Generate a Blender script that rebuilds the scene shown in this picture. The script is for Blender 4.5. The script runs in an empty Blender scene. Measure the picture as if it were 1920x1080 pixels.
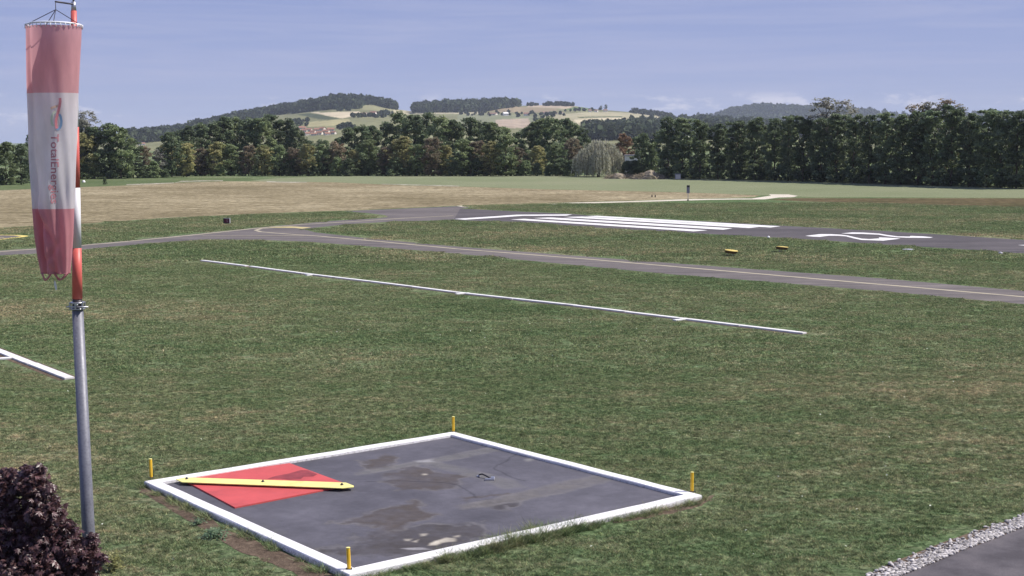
import bpy, bmesh, math, random
import numpy as np
from mathutils import Vector, Matrix
R = math.radians
random.seed(7)
SC = bpy.context.scene
COL = SC.collection

# ------------------------------------------------------------------ camera
F = 2683.0; PITCH = 0.10305; ROLL = 0.0038; CH = 7.75       # focal length in photo pixels, metres above the grass
cp, sp, cr, sr = math.cos(PITCH), math.sin(PITCH), math.cos(ROLL), math.sin(ROLL)
Rt = Vector((1, 0, 0)); Dn = Vector((0, -sp, -cp)); Fw = Vector((0, cp, -sp))
AX = Rt * cr + Dn * sr; AD = Dn * cr - Rt * sr
cam_d = bpy.data.cameras.new('camera'); cam = bpy.data.objects.new('camera', cam_d); COL.objects.link(cam)
cam_d.sensor_width = 36; cam_d.lens = 36 * F / 1920; cam_d.clip_start = .1; cam_d.clip_end = 40000
cam.matrix_world = Matrix((AX, -AD, -Fw)).transposed().to_4x4(); cam.location = (0, 0, CH)
SC.camera = cam
CP = Vector((0, 0, CH))

# ------------------------------------------------------------------ world, sun, exposure
SUN_AZ, SUN_EL = 85.0, 51.0        # degrees clockwise from the viewing direction, above the horizon
world = bpy.data.worlds.new('World'); SC.world = world; world.use_nodes = True
nt = world.node_tree; nt.nodes.clear()
def N(t, typ, **kw):
    n = t.nodes.new(typ)
    for k, v in kw.items(): setattr(n, k, v)
    return n
def L(t, a, b): t.links.new(a, b)
sky = N(nt, 'ShaderNodeTexSky', sky_type='NISHITA', sun_disc=False)
sky.sun_elevation = R(SUN_EL); sky.sun_rotation = R(SUN_AZ); sky.altitude = 250; sky.air_density = 1.0; sky.dust_density = 0.4; sky.ozone_density = 3.0
tint = N(nt, 'ShaderNodeMix', data_type='RGBA', blend_type='MULTIPLY'); tint.inputs[0].default_value = 1
tint.inputs[7].default_value = (1.0, .93, 1.0, 1)
L(nt, sky.outputs[0], tint.inputs[6])
tc = N(nt, 'ShaderNodeTexCoord')
mp = N(nt, 'ShaderNodeMapping'); mp.inputs['Scale'].default_value = (3.4, 3.4, 60); mp.inputs['Rotation'].default_value = (0, R(6), R(20))
L(nt, tc.outputs['Generated'], mp.inputs['Vector'])
cir = N(nt, 'ShaderNodeTexNoise'); cir.inputs['Scale'].default_value = 1.6; cir.inputs['Detail'].default_value = 7; cir.inputs['Roughness'].default_value = .6; cir.inputs['Distortion'].default_value = .5
L(nt, mp.outputs[0], cir.inputs['Vector'])
cr_r = N(nt, 'ShaderNodeMapRange'); cr_r.inputs[1].default_value = .42; cr_r.inputs[2].default_value = .75; cr_r.inputs[3].default_value = 0; cr_r.inputs[4].default_value = .30
L(nt, cir.outputs[0], cr_r.inputs[0])
m1 = N(nt, 'ShaderNodeMix', data_type='RGBA'); m1.inputs[7].default_value = (4.6, 4.5, 5.6, 1)
sep = N(nt, 'ShaderNodeSeparateXYZ'); L(nt, tc.outputs['Generated'], sep.inputs[0])
grd = N(nt, 'ShaderNodeValToRGB'); e_ = grd.color_ramp.elements; e_.new(.5); e_.new(.6)
for k_, (p_, c_) in zip(e_, [(0, (.235, .285, .455)), (.05, (.205, .245, .435)), (.12, (.165, .205, .40)), (1, (.10, .14, .34))]): k_.position = p_; k_.color = (*c_, 1)
L(nt, sep.outputs[2], grd.inputs[0])
gsc = N(nt, 'ShaderNodeVectorMath', operation='SCALE'); gsc.inputs['Scale'].default_value = 1 / .09; L(nt, grd.outputs[0], gsc.inputs[0])
m0 = N(nt, 'ShaderNodeMix', data_type='RGBA'); m0.inputs[0].default_value = .9; L(nt, tint.outputs[2], m0.inputs[6]); L(nt, gsc.outputs[0], m0.inputs[7])
L(nt, cr_r.outputs[0], m1.inputs[0]); L(nt, m0.outputs[2], m1.inputs[6])
# low band of small far cumulus
sx = N(nt, 'ShaderNodeSeparateXYZ'); L(nt, tc.outputs['Generated'], sx.inputs[0])
mp2 = N(nt, 'ShaderNodeMapping'); mp2.inputs['Scale'].default_value = (1, 1, 3.2); mp2.inputs['Location'].default_value = (.31, 0.12, 0)
L(nt, tc.outputs['Generated'], mp2.inputs['Vector'])
cu = N(nt, 'ShaderNodeTexNoise'); cu.inputs['Scale'].default_value = 34; cu.inputs['Detail'].default_value = 5; cu.inputs['Roughness'].default_value = .62
L(nt, mp2.outputs[0], cu.inputs['Vector'])
cu2 = N(nt, 'ShaderNodeTexNoise'); cu2.inputs['Scale'].default_value = 3.0; cu2.inputs['Detail'].default_value = 1
L(nt, mp2.outputs[0], cu2.inputs['Vector'])
ad = N(nt, 'ShaderNodeMath', operation='MULTIPLY_ADD'); ad.inputs[1].default_value = .45; L(nt, cu2.outputs[0], ad.inputs[0]); L(nt, cu.outputs[0], ad.inputs[2])
rg = N(nt, 'ShaderNodeMapRange'); rg.inputs[1].default_value = .82; rg.inputs[2].default_value = .93; L(nt, ad.outputs[0], rg.inputs[0])
b1 = N(nt, 'ShaderNodeMapRange', interpolation_type='SMOOTHSTEP'); b1.inputs[1].default_value = .034; b1.inputs[2].default_value = .026; L(nt, sx.outputs[2], b1.inputs[0])
mu = N(nt, 'ShaderNodeMath', operation='MULTIPLY'); L(nt, rg.outputs[0], mu.inputs[0]); L(nt, b1.outputs[0], mu.inputs[1])
mu2 = N(nt, 'ShaderNodeMath', operation='MULTIPLY'); mu2.inputs[1].default_value = .45; L(nt, mu.outputs[0], mu2.inputs[0])
m2 = N(nt, 'ShaderNodeMix', data_type='RGBA'); m2.inputs[7].default_value = (7.4, 7.0, 7.4, 1)
L(nt, mu2.outputs[0], m2.inputs[0]); L(nt, m1.outputs[2], m2.inputs[6])
bg = N(nt, 'ShaderNodeBackground'); bg.inputs[1].default_value = .09; L(nt, m2.outputs[2], bg.inputs[0])
wo = N(nt, 'ShaderNodeOutputWorld'); L(nt, bg.outputs[0], wo.inputs[0])
sd = bpy.data.lights.new('sun', 'SUN'); sd.energy = 4.0; sd.angle = R(.53); sd.color = (1, .95, .88)
so = bpy.data.objects.new('sun', sd); COL.objects.link(so); so.location = (60, 20, 80)
SV = Vector((math.cos(R(SUN_EL)) * math.sin(R(SUN_AZ)), math.cos(R(SUN_EL)) * math.cos(R(SUN_AZ)), math.sin(R(SUN_EL))))
so.rotation_euler = SV.to_track_quat('Z', 'Y').to_euler()
vs = SC.view_settings; vs.view_transform = 'Standard'; vs.look = 'None'; vs.gamma = 1; vs.use_curve_mapping = False; vs.exposure = 0.6
SC.render.engine = 'CYCLES'

# ------------------------------------------------------------------ pixel -> place helpers
def ray(px, py):
    return (Fw + AX * ((px - 960) / F) + AD * ((py - 540) / F))
def G(px, py, z=0.0):
    d = ray(px, py); t = (z - CH) / d.z
    return Vector((d.x * t, d.y * t, z))
def PD(px, py, Y):
    d = ray(px, py); return CP + d * (Y / d.y)
def yaz(px, py=240):                         # azimuth (tangent) and elevation (tangent) of a pixel
    d = ray(px, py); return d.x / d.y, d.z / d.y
def rng(s): return np.random.default_rng(s)

# ------------------------------------------------------------------ mesh helpers
def link(o, parent=None):
    COL.objects.link(o)
    if parent: o.parent = parent
    return o
def obj(name, me, mat=None, parent=None):
    if isinstance(me, bmesh.types.BMesh):
        b = me; me = bpy.data.meshes.new(name); b.to_mesh(me); b.free()
    o = bpy.data.objects.new(name, me)
    if mat and not me.materials: me.materials.append(mat)
    return link(o, parent)
def tag(o, label=None, cat=None, group=None, kind=None):
    if label: o['label'] = label
    if cat: o['category'] = cat
    if group: o['group'] = group
    if kind: o['kind'] = kind
    return o
def thing(name, loc, label, cat, group=None, rz=0):
    o = bpy.data.objects.new(name, None); o.empty_display_size = .2; link(o); o.location = loc; o.rotation_euler = (0, 0, rz)
    return tag(o, label, cat, group)
def npmesh(name, V, Fc, col=None, smooth=False):
    V = np.asarray(V, np.float32); Fc = np.asarray(Fc, np.int32); k = Fc.shape[1]
    me = bpy.data.meshes.new(name)
    me.vertices.add(len(V)); me.vertices.foreach_set('co', V.ravel())
    me.loops.add(Fc.size); me.loops.foreach_set('vertex_index', Fc.ravel())
    me.polygons.add(len(Fc)); me.polygons.foreach_set('loop_start', np.arange(0, Fc.size, k, dtype=np.int32))
    me.polygons.foreach_set('use_smooth', np.full(len(Fc), smooth))
    me.update(calc_edges=True)
    if col is not None:
        a = me.color_attributes.new('tone', 'FLOAT_COLOR', 'POINT')
        c = np.ones((len(V), 4), np.float32); c[:, :3] = np.asarray(col).reshape(len(V), -1)
        a.data.foreach_set('color', c.ravel())
    return me
def sheet(name, pts, mat, z=None, parent=None, kind=None):
    P = [Vector(p) for p in pts]
    me = bpy.data.meshes.new(name)
    me.from_pydata([(p[0], p[1], p[2] if z is None else z) for p in P], [], [list(range(len(P)))]); me.update()
    if me.polygons[0].normal.z < 0: me.flip_normals()
    o = obj(name, me, mat, parent)
    if kind: o['kind'] = kind
    return o
def add_box(bm, c, s, rot=None):
    r = bmesh.ops.create_cube(bm, size=1)
    M = Matrix.Translation(c) @ (rot.to_4x4() if rot else Matrix()) @ Matrix.Diagonal((*s, 1))
    bmesh.ops.transform(bm, matrix=M, verts=r['verts']); return r['verts']
def bevel(bm, w, seg=2):
    bmesh.ops.bevel(bm, geom=bm.edges[:], offset=w, segments=seg, affect='EDGES', profile=.6)
def add_tube(bm, pts, rad, n=10, cap=True):
    pts = [Vector(p) for p in pts]; rad = rad if hasattr(rad, '__len__') else [rad] * len(pts)
    rings = []
    for i, p in enumerate(pts):
        a = pts[max(i - 1, 0)]; b = pts[min(i + 1, len(pts) - 1)]; t = (b - a).normalized()
        u = t.cross(Vector((0, 1, 0)) if abs(t.y) < .9 else Vector((1, 0, 0))).normalized(); v = t.cross(u)
        rings.append([bm.verts.new(p + (u * math.cos(k * 2 * math.pi / n) + v * math.sin(k * 2 * math.pi / n)) * rad[i]) for k in range(n)])
    for a, b in zip(rings, rings[1:]):
        for k in range(n):
            f = bm.faces.new((a[k], b[k], b[(k + 1) % n], a[(k + 1) % n])); f.smooth = True
    if cap: bm.faces.new(rings[0]); bm.faces.new(rings[-1][::-1])
def tube_obj(name, pts, rad, mat, parent=None, n=10):
    bm = bmesh.new(); add_tube(bm, pts, rad, n); bmesh.ops.recalc_face_normals(bm, faces=bm.faces)
    return obj(name, bm, mat, parent)
def strip(pts, w):                           # a polyline on the ground widened to w metres
    P = [Vector((p[0], p[1])) for p in pts]; A, B = [], []
    for i, p in enumerate(P):
        t = (P[min(i + 1, len(P) - 1)] - P[max(i - 1, 0)]).normalized(); n = Vector((-t.y, t.x)) * (w / 2)
        A.append(p + n); B.append(p - n)
    return [(q.x, q.y, 0) for q in A + B[::-1]]
def strip_mesh(name, pts, w, z, mat, parent=None):
    S = strip(pts, w); n = len(pts); me = bpy.data.meshes.new(name)
    me.from_pydata([(x, y, z) for x, y, _ in S], [], [(i, i + 1, 2 * n - 2 - i, 2 * n - 1 - i) for i in range(n - 1)]); me.update()
    if me.polygons[0].normal.z < 0: me.flip_normals()
    return obj(name, me, mat, parent)
def inside(P, poly):                          # vectorised point in polygon
    x, y = P[:, 0], P[:, 1]; c = np.zeros(len(P), bool); q = np.asarray([(p[0], p[1]) for p in poly])
    j = len(q) - 1
    for i in range(len(q)):
        xi, yi = q[i]; xj, yj = q[j]
        if yi != yj:
            c ^= ((yi > y) != (yj > y)) & (x < (xj - xi) * (y - yi) / (yj - yi) + xi)
        j = i
    return c
def polydist(P, poly, closed=True):
    q = np.asarray([(p[0], p[1]) for p in poly]); d = np.full(len(P), 1e9); n = len(q)
    for i in range(n if closed else n - 1):
        a, b = q[i], q[(i + 1) % n]; e = b - a; t = np.clip(((P - a) @ e) / max(e @ e, 1e-9), 0, 1)
        d = np.minimum(d, np.hypot(*(P - a - t[:, None] * e).T))
    return d
def vnoise(P, scale, seed=0, octv=4):        # value noise on 2-D points
    out = np.zeros(len(P)); amp = 1; tot = 0
    for o in range(octv):
        q = P * scale * 2 ** o + seed * 17.3 + o * 5.1; i = np.floor(q).astype(np.int64); f = q - i; f = f * f * (3 - 2 * f)
        h = lambda a, b: (np.sin((a * 127.1 + b * 311.7) + seed) * 43758.5453) % 1
        v = (h(i[:, 0], i[:, 1]) * (1 - f[:, 0]) + h(i[:, 0] + 1, i[:, 1]) * f[:, 0]) * (1 - f[:, 1]) + (h(i[:, 0], i[:, 1] + 1) * (1 - f[:, 0]) + h(i[:, 0] + 1, i[:, 1] + 1) * f[:, 0]) * f[:, 1]
        out += amp * v; tot += amp; amp *= .5
    return out / tot
ORD = ['zeroth', 'first', 'second', 'third', 'fourth', 'fifth', 'sixth', 'seventh', 'eighth', 'ninth', 'tenth', 'eleventh', 'twelfth', 'thirteenth', 'fourteenth', 'fifteenth', 'sixteenth', 'seventeenth', 'eighteenth', 'nineteenth', 'twentieth', 'twenty-first', 'twenty-second', 'twenty-third', 'twenty-fourth', 'twenty-fifth', 'twenty-sixth', 'twenty-seventh', 'twenty-eighth', 'twenty-ninth', 'thirtieth', 'thirty-first', 'thirty-second', 'thirty-third', 'thirty-fourth', 'thirty-fifth', 'thirty-sixth', 'thirty-seventh', 'thirty-eighth', 'thirty-ninth', 'fortieth']

# ------------------------------------------------------------------ material helpers
def mat_base(name, rough=.9, spec=.2):
    m = bpy.data.materials.new(name); m.use_nodes = True; t = m.node_tree; p = t.nodes['Principled BSDF']
    p.inputs['Roughness'].default_value = rough; p.inputs['Specular IOR Level'].default_value = spec
    return m, t, p
def ramp(t, fac, stops, interp='LINEAR'):
    r = N(t, 'ShaderNodeValToRGB'); r.color_ramp.interpolation = interp; e = r.color_ramp.elements
    while len(e) < len(stops): e.new(.5)
    for k, (pos, c) in zip(e, stops): k.position = pos; k.color = (*c, 1)
    L(t, fac, r.inputs[0]); return r.outputs[0]
def noise(t, scale, detail=4, rough=.6, vec=None, dist=0, stretch=None):
    n = N(t, 'ShaderNodeTexNoise'); n.inputs['Scale'].default_value = scale; n.inputs['Detail'].default_value = detail; n.inputs['Roughness'].default_value = rough; n.inputs['Distortion'].default_value = dist
    if vec is None: vec = N(t, 'ShaderNodeNewGeometry').outputs['Position']
    if stretch:
        mpn = N(t, 'ShaderNodeMapping'); mpn.inputs['Scale'].default_value = stretch[0]; mpn.inputs['Rotation'].default_value = (0, 0, stretch[1]); L(t, vec, mpn.inputs['Vector']); vec = mpn.outputs[0]
    L(t, vec, n.inputs['Vector']); return n.outputs[0]
def mix(t, fac, a, b, mode='MIX'):
    m = N(t, 'ShaderNodeMix', data_type='RGBA', blend_type=mode)
    for s, v in ((0, fac), (6, a), (7, b)):
        if isinstance(v, (int, float)): m.inputs[s].default_value = v
        elif isinstance(v, tuple): m.inputs[s].default_value = (*v, 1)
        else: L(t, v, m.inputs[s])
    return m.outputs[2]
def mrange(t, v, a, b, c=0., d=1.):
    m = N(t, 'ShaderNodeMapRange'); L(t, v, m.inputs[0])
    for i, x in enumerate((a, b, c, d)): m.inputs[i + 1].default_value = x
    return m.outputs[0]
def bump(t, p, h, strength=.3, dist=.05):
    b = N(t, 'ShaderNodeBump'); b.inputs['Strength'].default_value = strength; b.inputs['Distance'].default_value = dist; L(t, h, b.inputs['Height']); L(t, b.outputs[0], p.inputs['Normal'])
def simple(name, c, rough=.8, spec=.2, var=.15, scale=8, metal=0, dirt=None, local=True):
    m, t, p = mat_base(name, rough, spec); p.inputs['Metallic'].default_value = metal
    vec = N(t, 'ShaderNodeTexCoord').outputs['Object'] if local else None
    n = noise(t, scale, 5, .65, vec)
    lo = tuple(x * (1 - var) for x in c); hi = tuple(min(1, x * (1 + var)) for x in c)
    col = ramp(t, n, [(.3, lo), (.7, hi)])
    if dirt:
        n2 = noise(t, scale * .6, 6, .7, vec); col = mix(t, mrange(t, n2, dirt[1], dirt[2]), col, dirt[0])
    L(t, col, p.inputs['Base Color']); return m
def grass_colour(t):
    big = noise(t, .055, 5, .62, None, .4, ((1, 1.5, 1), R(40)))
    mid = noise(t, .8, 7, .76, None, .5, ((1, 1.6, 1), R(8)))
    a = N(t, 'ShaderNodeMath', operation='MULTIPLY_ADD'); a.inputs[1].default_value = .5; L(t, mid, a.inputs[0]); L(t, mrange(t, big, .3, .7, .15, .33), a.inputs[2])
    c = ramp(t, a.outputs[0], [(.33, (.078, .134, .060)), (.44, (.122, .174, .084)), (.52, (.170, .202, .112)), (.595, (.262, .252, .156)), (.67, (.40, .34, .235))])
    tuft = noise(t, 5.5, 4, .75, None, .3); c = mix(t, 1.0, c, ramp(t, tuft, [(.34, (.34, .38, .36)), (.5, (1., 1., 1.)), (.66, (1.9, 1.8, 1.8))]), 'MULTIPLY')
    return c
def m_grass_ground():
    m, t, p = mat_base('grass_soil', 1, 0)
    c = grass_colour(t); f = noise(t, 9, 6, .75, None, 0, ((1, 1, 1), 0)); g = noise(t, 1.7, 5, .7)
    c = mix(t, 1.0, c, ramp(t, f, [(.25, (.45, .45, .45)), (.5, (.9, .9, .9)), (.75, (1.3, 1.3, 1.25))]), 'MULTIPLY')
    c = mix(t, 1.0, c, ramp(t, g, [(.3, (.7, .72, .7)), (.7, (1.2, 1.18, 1.15))]), 'MULTIPLY')
    L(t, c, p.inputs['Base Color']); bump(t, p, f, .8, .12); return m
def m_blade():
    m, t, p = mat_base('grass_blade', .75, .15)
    c = grass_colour(t); at = N(t, 'ShaderNodeAttribute', attribute_name='tone')
    c = mix(t, 1.0, c, at.outputs['Color'], 'MULTIPLY')
    L(t, c, p.inputs['Base Color'])
    tr = N(t, 'ShaderNodeBsdfTranslucent'); L(t, c, tr.inputs[0]); ms = N(t, 'ShaderNodeMixShader'); ms.inputs[0].default_value = .3
    o = t.nodes['Material Output']; L(t, p.outputs[0], ms.inputs[1]); L(t, tr.outputs[0], ms.inputs[2]); L(t, ms.outputs[0], o.inputs[0]); return m
def leaf_mat(name, c, c2, rough=.55, spec=.25, trans=.3, scale=.35):
    m, t, p = mat_base(name, rough, spec)
    at = N(t, 'ShaderNodeAttribute', attribute_name='tone'); oi = N(t, 'ShaderNodeObjectInfo'); n = noise(t, scale, 4, .6)
    col = ramp(t, n, [(.35, c), (.68, c2)])
    col = mix(t, 1.0, col, at.outputs['Color'], 'MULTIPLY')
    v = mrange(t, oi.outputs['Random'], 0, 1, .8, 1.25); vm = N(t, 'ShaderNodeVectorMath', operation='SCALE'); L(t, col, vm.inputs[0]); L(t, v, vm.inputs['Scale'])
    L(t, vm.outputs[0], p.inputs['Base Color'])
    tr = N(t, 'ShaderNodeBsdfTranslucent'); L(t, vm.outputs[0], tr.inputs[0]); ms = N(t, 'ShaderNodeMixShader'); ms.inputs[0].default_value = trans
    o = t.nodes['Material Output']; L(t, p.outputs[0], ms.inputs[1]); L(t, tr.outputs[0], ms.inputs[2]); L(t, ms.outputs[0], o.inputs[0]); return m
def m_asphalt(name, c, var=.12, wear=.35, streak=True):
    m, t, p = mat_base(name, .85, .3)
    n = noise(t, .25, 6, .65, None, .3); f = noise(t, 40, 3, .7); g = noise(t, 1.6, 5, .7)
    col = ramp(t, n, [(.3, tuple(x * (1 - var * 1.5) for x in c)), (.7, tuple(x * (1 + var * 1.5) for x in c))])
    col = mix(t, 1.0, col, ramp(t, f, [(.3, (.75, .75, .75)), (.7, (1.25, 1.25, 1.25))]), 'MULTIPLY')
    col = mix(t, mrange(t, g, .52, .75, 0, wear), col, tuple(x * 1.7 for x in c))
    ang = math.atan2(G(1327, 432).y - G(957, 411).y, G(1327, 432).x - G(957, 411).x)
    s = noise(t, 1.1, 4, .6, None, .1, ((.05, 1, 1), -ang) if streak else None); col = mix(t, 1.0, col, ramp(t, s, [(.36, (.72, .71, .72)), (.5, (1, 1, 1)), (.64, (1.28, 1.27, 1.24))]), 'MULTIPLY')
    L(t, col, p.inputs['Base Color']); bump(t, p, f, .25, .01); return m

M = {}
M['grass'] = m_grass_ground(); M['blade'] = m_blade()
M['taxi'] = m_asphalt('taxiway_asphalt', (.122, .106, .098)); M['runway'] = m_asphalt('runway_asphalt', (.080, .070, .070)); M['path'] = m_asphalt('path_asphalt', (.086, .077, .082), .06, .15, False)
M['white'] = simple('white_marking', (.74, .72, .69), .7, .3, .08, 1.6, dirt=((.36, .33, .28), .48, .85))
M['line'] = simple('faded_yellow_line', (.42, .37, .26), .8, .2, .15, .7, dirt=((.2, .18, .16), .55, .8))
M['ybright'] = simple('bright_yellow_line', (.68, .54, .16), .8, .2, .15, .7)
M['yline'] = simple('yellow_line', (.50, .42, .20), .8, .2, .15, .7, dirt=((.2, .18, .14), .52, .8))

# ------------------------------------------------------------------ ground, fields
Z = .004
ground = tag(sheet('ground', [(-5900, -300, 0), (5900, -300, 0), (5900, 8400, 0), (-5900, 8400, 0)], M['grass'], 0), kind='structure')
def field_mat(name, stops, rowdir, rscale=.5, fine=6, rows=.5, stretch=6, grain=.35):
    m, t, p = mat_base(name, 1, 0)
    n = noise(t, .03, 5, .6); f = noise(t, fine, 5, .8); r = noise(t, rscale, 5, .7, None, 0, ((1, stretch, 1), rowdir))
    a = N(t, 'ShaderNodeMath', operation='MULTIPLY_ADD'); a.inputs[1].default_value = rows; L(t, r, a.inputs[0]); L(t, mrange(t, n, 0, 1, 0, 1 - rows), a.inputs[2])
    col = ramp(t, a.outputs[0], stops)
    col = mix(t, 1.0, col, ramp(t, f, [(.3, (1 - grain,) * 3), (.7, (1 + grain, 1 + grain * .95, 1 + grain * .8))]), 'MULTIPLY')
    L(t, col, p.inputs['Base Color']); bump(t, p, f, .6, .1); return m
M['stubble'] = field_mat('stubble', [(.38, (.135, .115, .072)), (.5, (.235, .200, .132)), (.62, (.37, .325, .225))], R(4), .16, 1.1, .6, 4, .75)
M['crop'] = field_mat('young_crop', [(.35, (.160, .185, .105)), (.5, (.195, .215, .13)), (.65, (.235, .240, .155))], R(20), .25, 4, .5, 8)
M['drygrass'] = field_mat('dry_verge_grass', [(.38, (.072, .074, .040)), (.5, (.105, .086, .052)), (.62, (.138, .106, .068))], R(-10), .12, .8, .7, 3, .6)
M['lawn'] = field_mat('far_lawn', [(.35, (.075, .105, .05)), (.5, (.105, .135, .066)), (.65, (.145, .16, .09))], R(10), .2, .8, .6, 3, .4)
M['gravelroad'] = field_mat('pale_gravel', [(.3, (.42, .38, .31)), (.5, (.55, .50, .42)), (.7, (.64, .60, .52))], 0, .6, 5, .5, 2)
M['farmtrack'] = field_mat('worn_track', [(.40, (.16, .16, .10)), (.5, (.30, .28, .22)), (.6, (.46, .43, .36))], 0, .5, 2, .7, 1)
ST_TOP = [(-200, 366), (0, 357), (149, 351), (237, 348), (325, 343), (418, 340), (487, 340.2), (630, 342), (766, 348), (870, 350), (1022, 355), (1161, 358), (1280, 360.6), (1347, 363), (1425, 366.4), (1412, 369.5)]
ST_BOT = [(1340, 371.8), (1290, 373), (1000, 381.3), (855, 385.8), (645, 395.2), (560, 397.5), (480, 401), (405, 404.5), (300, 409), (150, 420), (0, 427), (-200, 441)]
stub = tag(sheet('stubble_field', [G(*p) for p in ST_TOP + ST_BOT], M['stubble'], Z), kind='structure')
CR_TOP = [(470, 338.5), (520, 334), (620, 330.5), (800, 328), (1060, 328), (1180, 331), (1290, 331.5), (1450, 337), (1700, 345), (1960, 353), (2300, 361)]
CR_BOT = [(2300, 372), (1920, 370.5), (1520, 369.5), (1440, 366.0), (1347, 362.6), (1280, 360.2), (1161, 357.6), (1022, 354.6), (870, 349.6), (766, 347.6), (630, 341.6), (487, 339.8)]
tag(sheet('crop_field', [G(*p) for p in CR_TOP + CR_BOT], M['crop'], Z), kind='structure')
tag(sheet('dry_verge', [G(*p) for p in [(1440, 374.5), (1490, 371.5), (1920, 371.8), (2300, 374), (2300, 402), (1920, 390), (1800, 386.5), (1650, 381), (1520, 378)]], M['drygrass'], Z), kind='structure')
tag(sheet('far_lawn', [G(*p) for p in [(-200, 351), (60, 346), (150, 336), (330, 333), (470, 334), (480, 338), (418, 339.5), (325, 342.5), (237, 347.5), (149, 350.5), (0, 356.5), (-200, 365)]], M['lawn'], Z), kind='structure')
tag(sheet('gravel_road', [G(*p) for p in [(856, 386.2), (1000, 381.8), (1180, 377.2), (1289, 373.6), (1372, 372.4), (1409, 372.4), (1446, 366.8), (1441.5, 364.4), (1478.6, 364.6), (1496, 367.4), (1488, 369.6), (1460, 370.4), (1434.6, 373.8), (1372, 374.2), (1330, 374.8), (1289, 376.0), (1180, 379.2), (1000, 384.2), (905, 387.8), (870, 388.6)]], M['gravelroad'], 2 * Z), kind='structure')
for k, pp in enumerate([[(237, 347.2), (300, 345), (326, 343.8), (326, 342.2), (280, 344), (237, 345.6)], [(325, 343.5), (340, 341.2), (385, 340), (418, 339.4), (418, 338.2), (380, 338.3), (340, 339.3)], [(500, 341.6), (540, 342.6), (575, 342.4), (575, 341.4), (530, 341), (500, 340)], [(715, 345.8), (770, 347.4), (860, 349.8), (860, 348.6), (770, 346.3), (715, 344.8)]]):
    tag(sheet('farm_track', [G(*p) for p in pp], M['farmtrack'], 2 * Z + .004 * (k + 1)), kind='structure')

# ------------------------------------------------------------------ runway and taxiway with markings
RW_FAR = [(863, 391), (960, 396), (1070, 401), (1102, 404), (1400, 419), (1462, 423), (1652, 433), (1797, 442), (1920, 450), (2300, 474)]
RW_NEAR = [(2300, 500), (1920, 475.6), (1797, 467), (1652, 458), (1506, 448), (1360, 440.6), (1132, 427.5), (1015, 419), (957, 415.5), (850, 413)]
runway = tag(sheet('runway', [G(*p) for p in RW_FAR + RW_NEAR], M['runway'], Z), kind='structure')
TX = [(-200, 489), (0, 470), (67, 465.5), (200, 455), (320, 443.5), (380, 437.5), (480, 427), (560, 420), (630, 413.7), (700, 410), (728, 407), (722, 403.5), (690, 399.5), (662, 397.5), (645, 396.2), (700, 393.5), (855, 386.8), (880, 388.8), (863, 391), (850, 413), (745, 415), (655, 420), (590, 427), (572, 430.5), (590, 435.5), (680, 446), (840, 461), (1044, 477), (1360, 501), (1652, 522), (1920, 545.6), (2250, 573), (2250, 600), (1920, 570.4), (1652, 545.6), (1360, 522), (1277, 516), (1161, 505), (840, 474), (680, 461), (575, 453), (480, 449.5), (380, 449.5), (320, 453), (67, 475.5), (0, 479), (-200, 498)]
taxi = tag(sheet('taxiway', [G(*p) for p in TX], M['taxi'], Z), kind='structure')
Z2 = 2 * Z
MK = {'threshold_bar': [[(851.7, 410.6), (927.5, 405.6), (968, 402.7), (1073, 402), (1061.7, 404.5), (980, 404.8), (942, 407.4), (872, 412)]],
      'threshold_stripe': [[(956.7, 411.5), (983, 410.3), (1327, 431.9), (1301, 433.9)], [(1000.4, 409.0), (1032.5, 407.8), (1373.7, 428.0), (1356, 431)], [(1056, 407.1), (1091, 406.1), (1424, 425.6), (1404, 427.7)], [(1097, 405.7), (1120, 404.6), (1463.5, 424.4), (1444.6, 426.6)]]}
for nm, polys in MK.items():
    for pl in polys: sheet(nm, [G(*p) for p in pl], M['white'], Z2, runway)
def zz(pts, ox, oy, s): return [(ox + x / s, oy + y / s) for x, y in pts]
D1 = [(135, 153), (240, 141), (330, 130), (480, 131), (600, 138), (690, 150), (780, 172), (870, 190), (960, 194), (1095, 186), (1080, 173), (1250, 180), (1360, 189), (1250, 202), (1140, 215), (1000, 211), (860, 206), (760, 186), (660, 160), (560, 152), (440, 151), (330, 166), (230, 163)]
D2 = [(595, 122), (740, 109), (870, 111), (1080, 123), (1180, 140), (1320, 159), (1480, 163), (1490, 153), (1640, 159), (1780, 171), (1740, 179), (1480, 178), (1320, 173), (1170, 155), (1080, 138), (860, 128), (740, 128)]
sheet('painted_digit', [G(*p) for p in zz(D1, 1490, 420, 6.857)], M['white'], Z2, runway)
sheet('painted_digit', [G(*p) for p in zz(D2, 1490, 420, 6.857)], M['white'], Z2, runway)
sheet('centre_dash', [G(*p) for p in [(1908, 459.6), (1925, 459.2), (2000, 463.6), (1990, 465.2)]], M['white'], Z2, runway)
def pl(name, pts, w, mat, par, z=Z2): return strip_mesh(name, [G(*p) for p in pts], w, z, mat, par)
pl('centre_line', [(2250, 585), (1920, 556.7), (1652, 533.5), (1400, 511.6), (1120, 487.5), (855, 466.5), (700, 451.8), (600, 443), (520, 437.5), (488, 434.5), (479, 431.8), (490, 428.6), (520, 426.4), (560, 425.8)], .34, M['line'], taxi)
pl('edge_line', [(-200, 489.6), (0, 472), (67, 467), (200, 456.5), (320, 445), (380, 438.9), (480, 428.2), (560, 421.6), (680, 414.4), (760, 409), (850, 404.6)], .38, M['line'], taxi, Z2 + .004)
pl('joining_line', [(380, 442.6), (450, 442.6), (520, 442.2), (570, 442.6)], .3, M['line'], taxi, Z2 + .008)
sheet('holding_patch', [G(*p) for p in [(500, 426.4), (545, 424.9), (584, 426.8), (566, 429.2), (552, 427.6), (520, 427.3)]], M['yline'], Z2 + .012, taxi)
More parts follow.
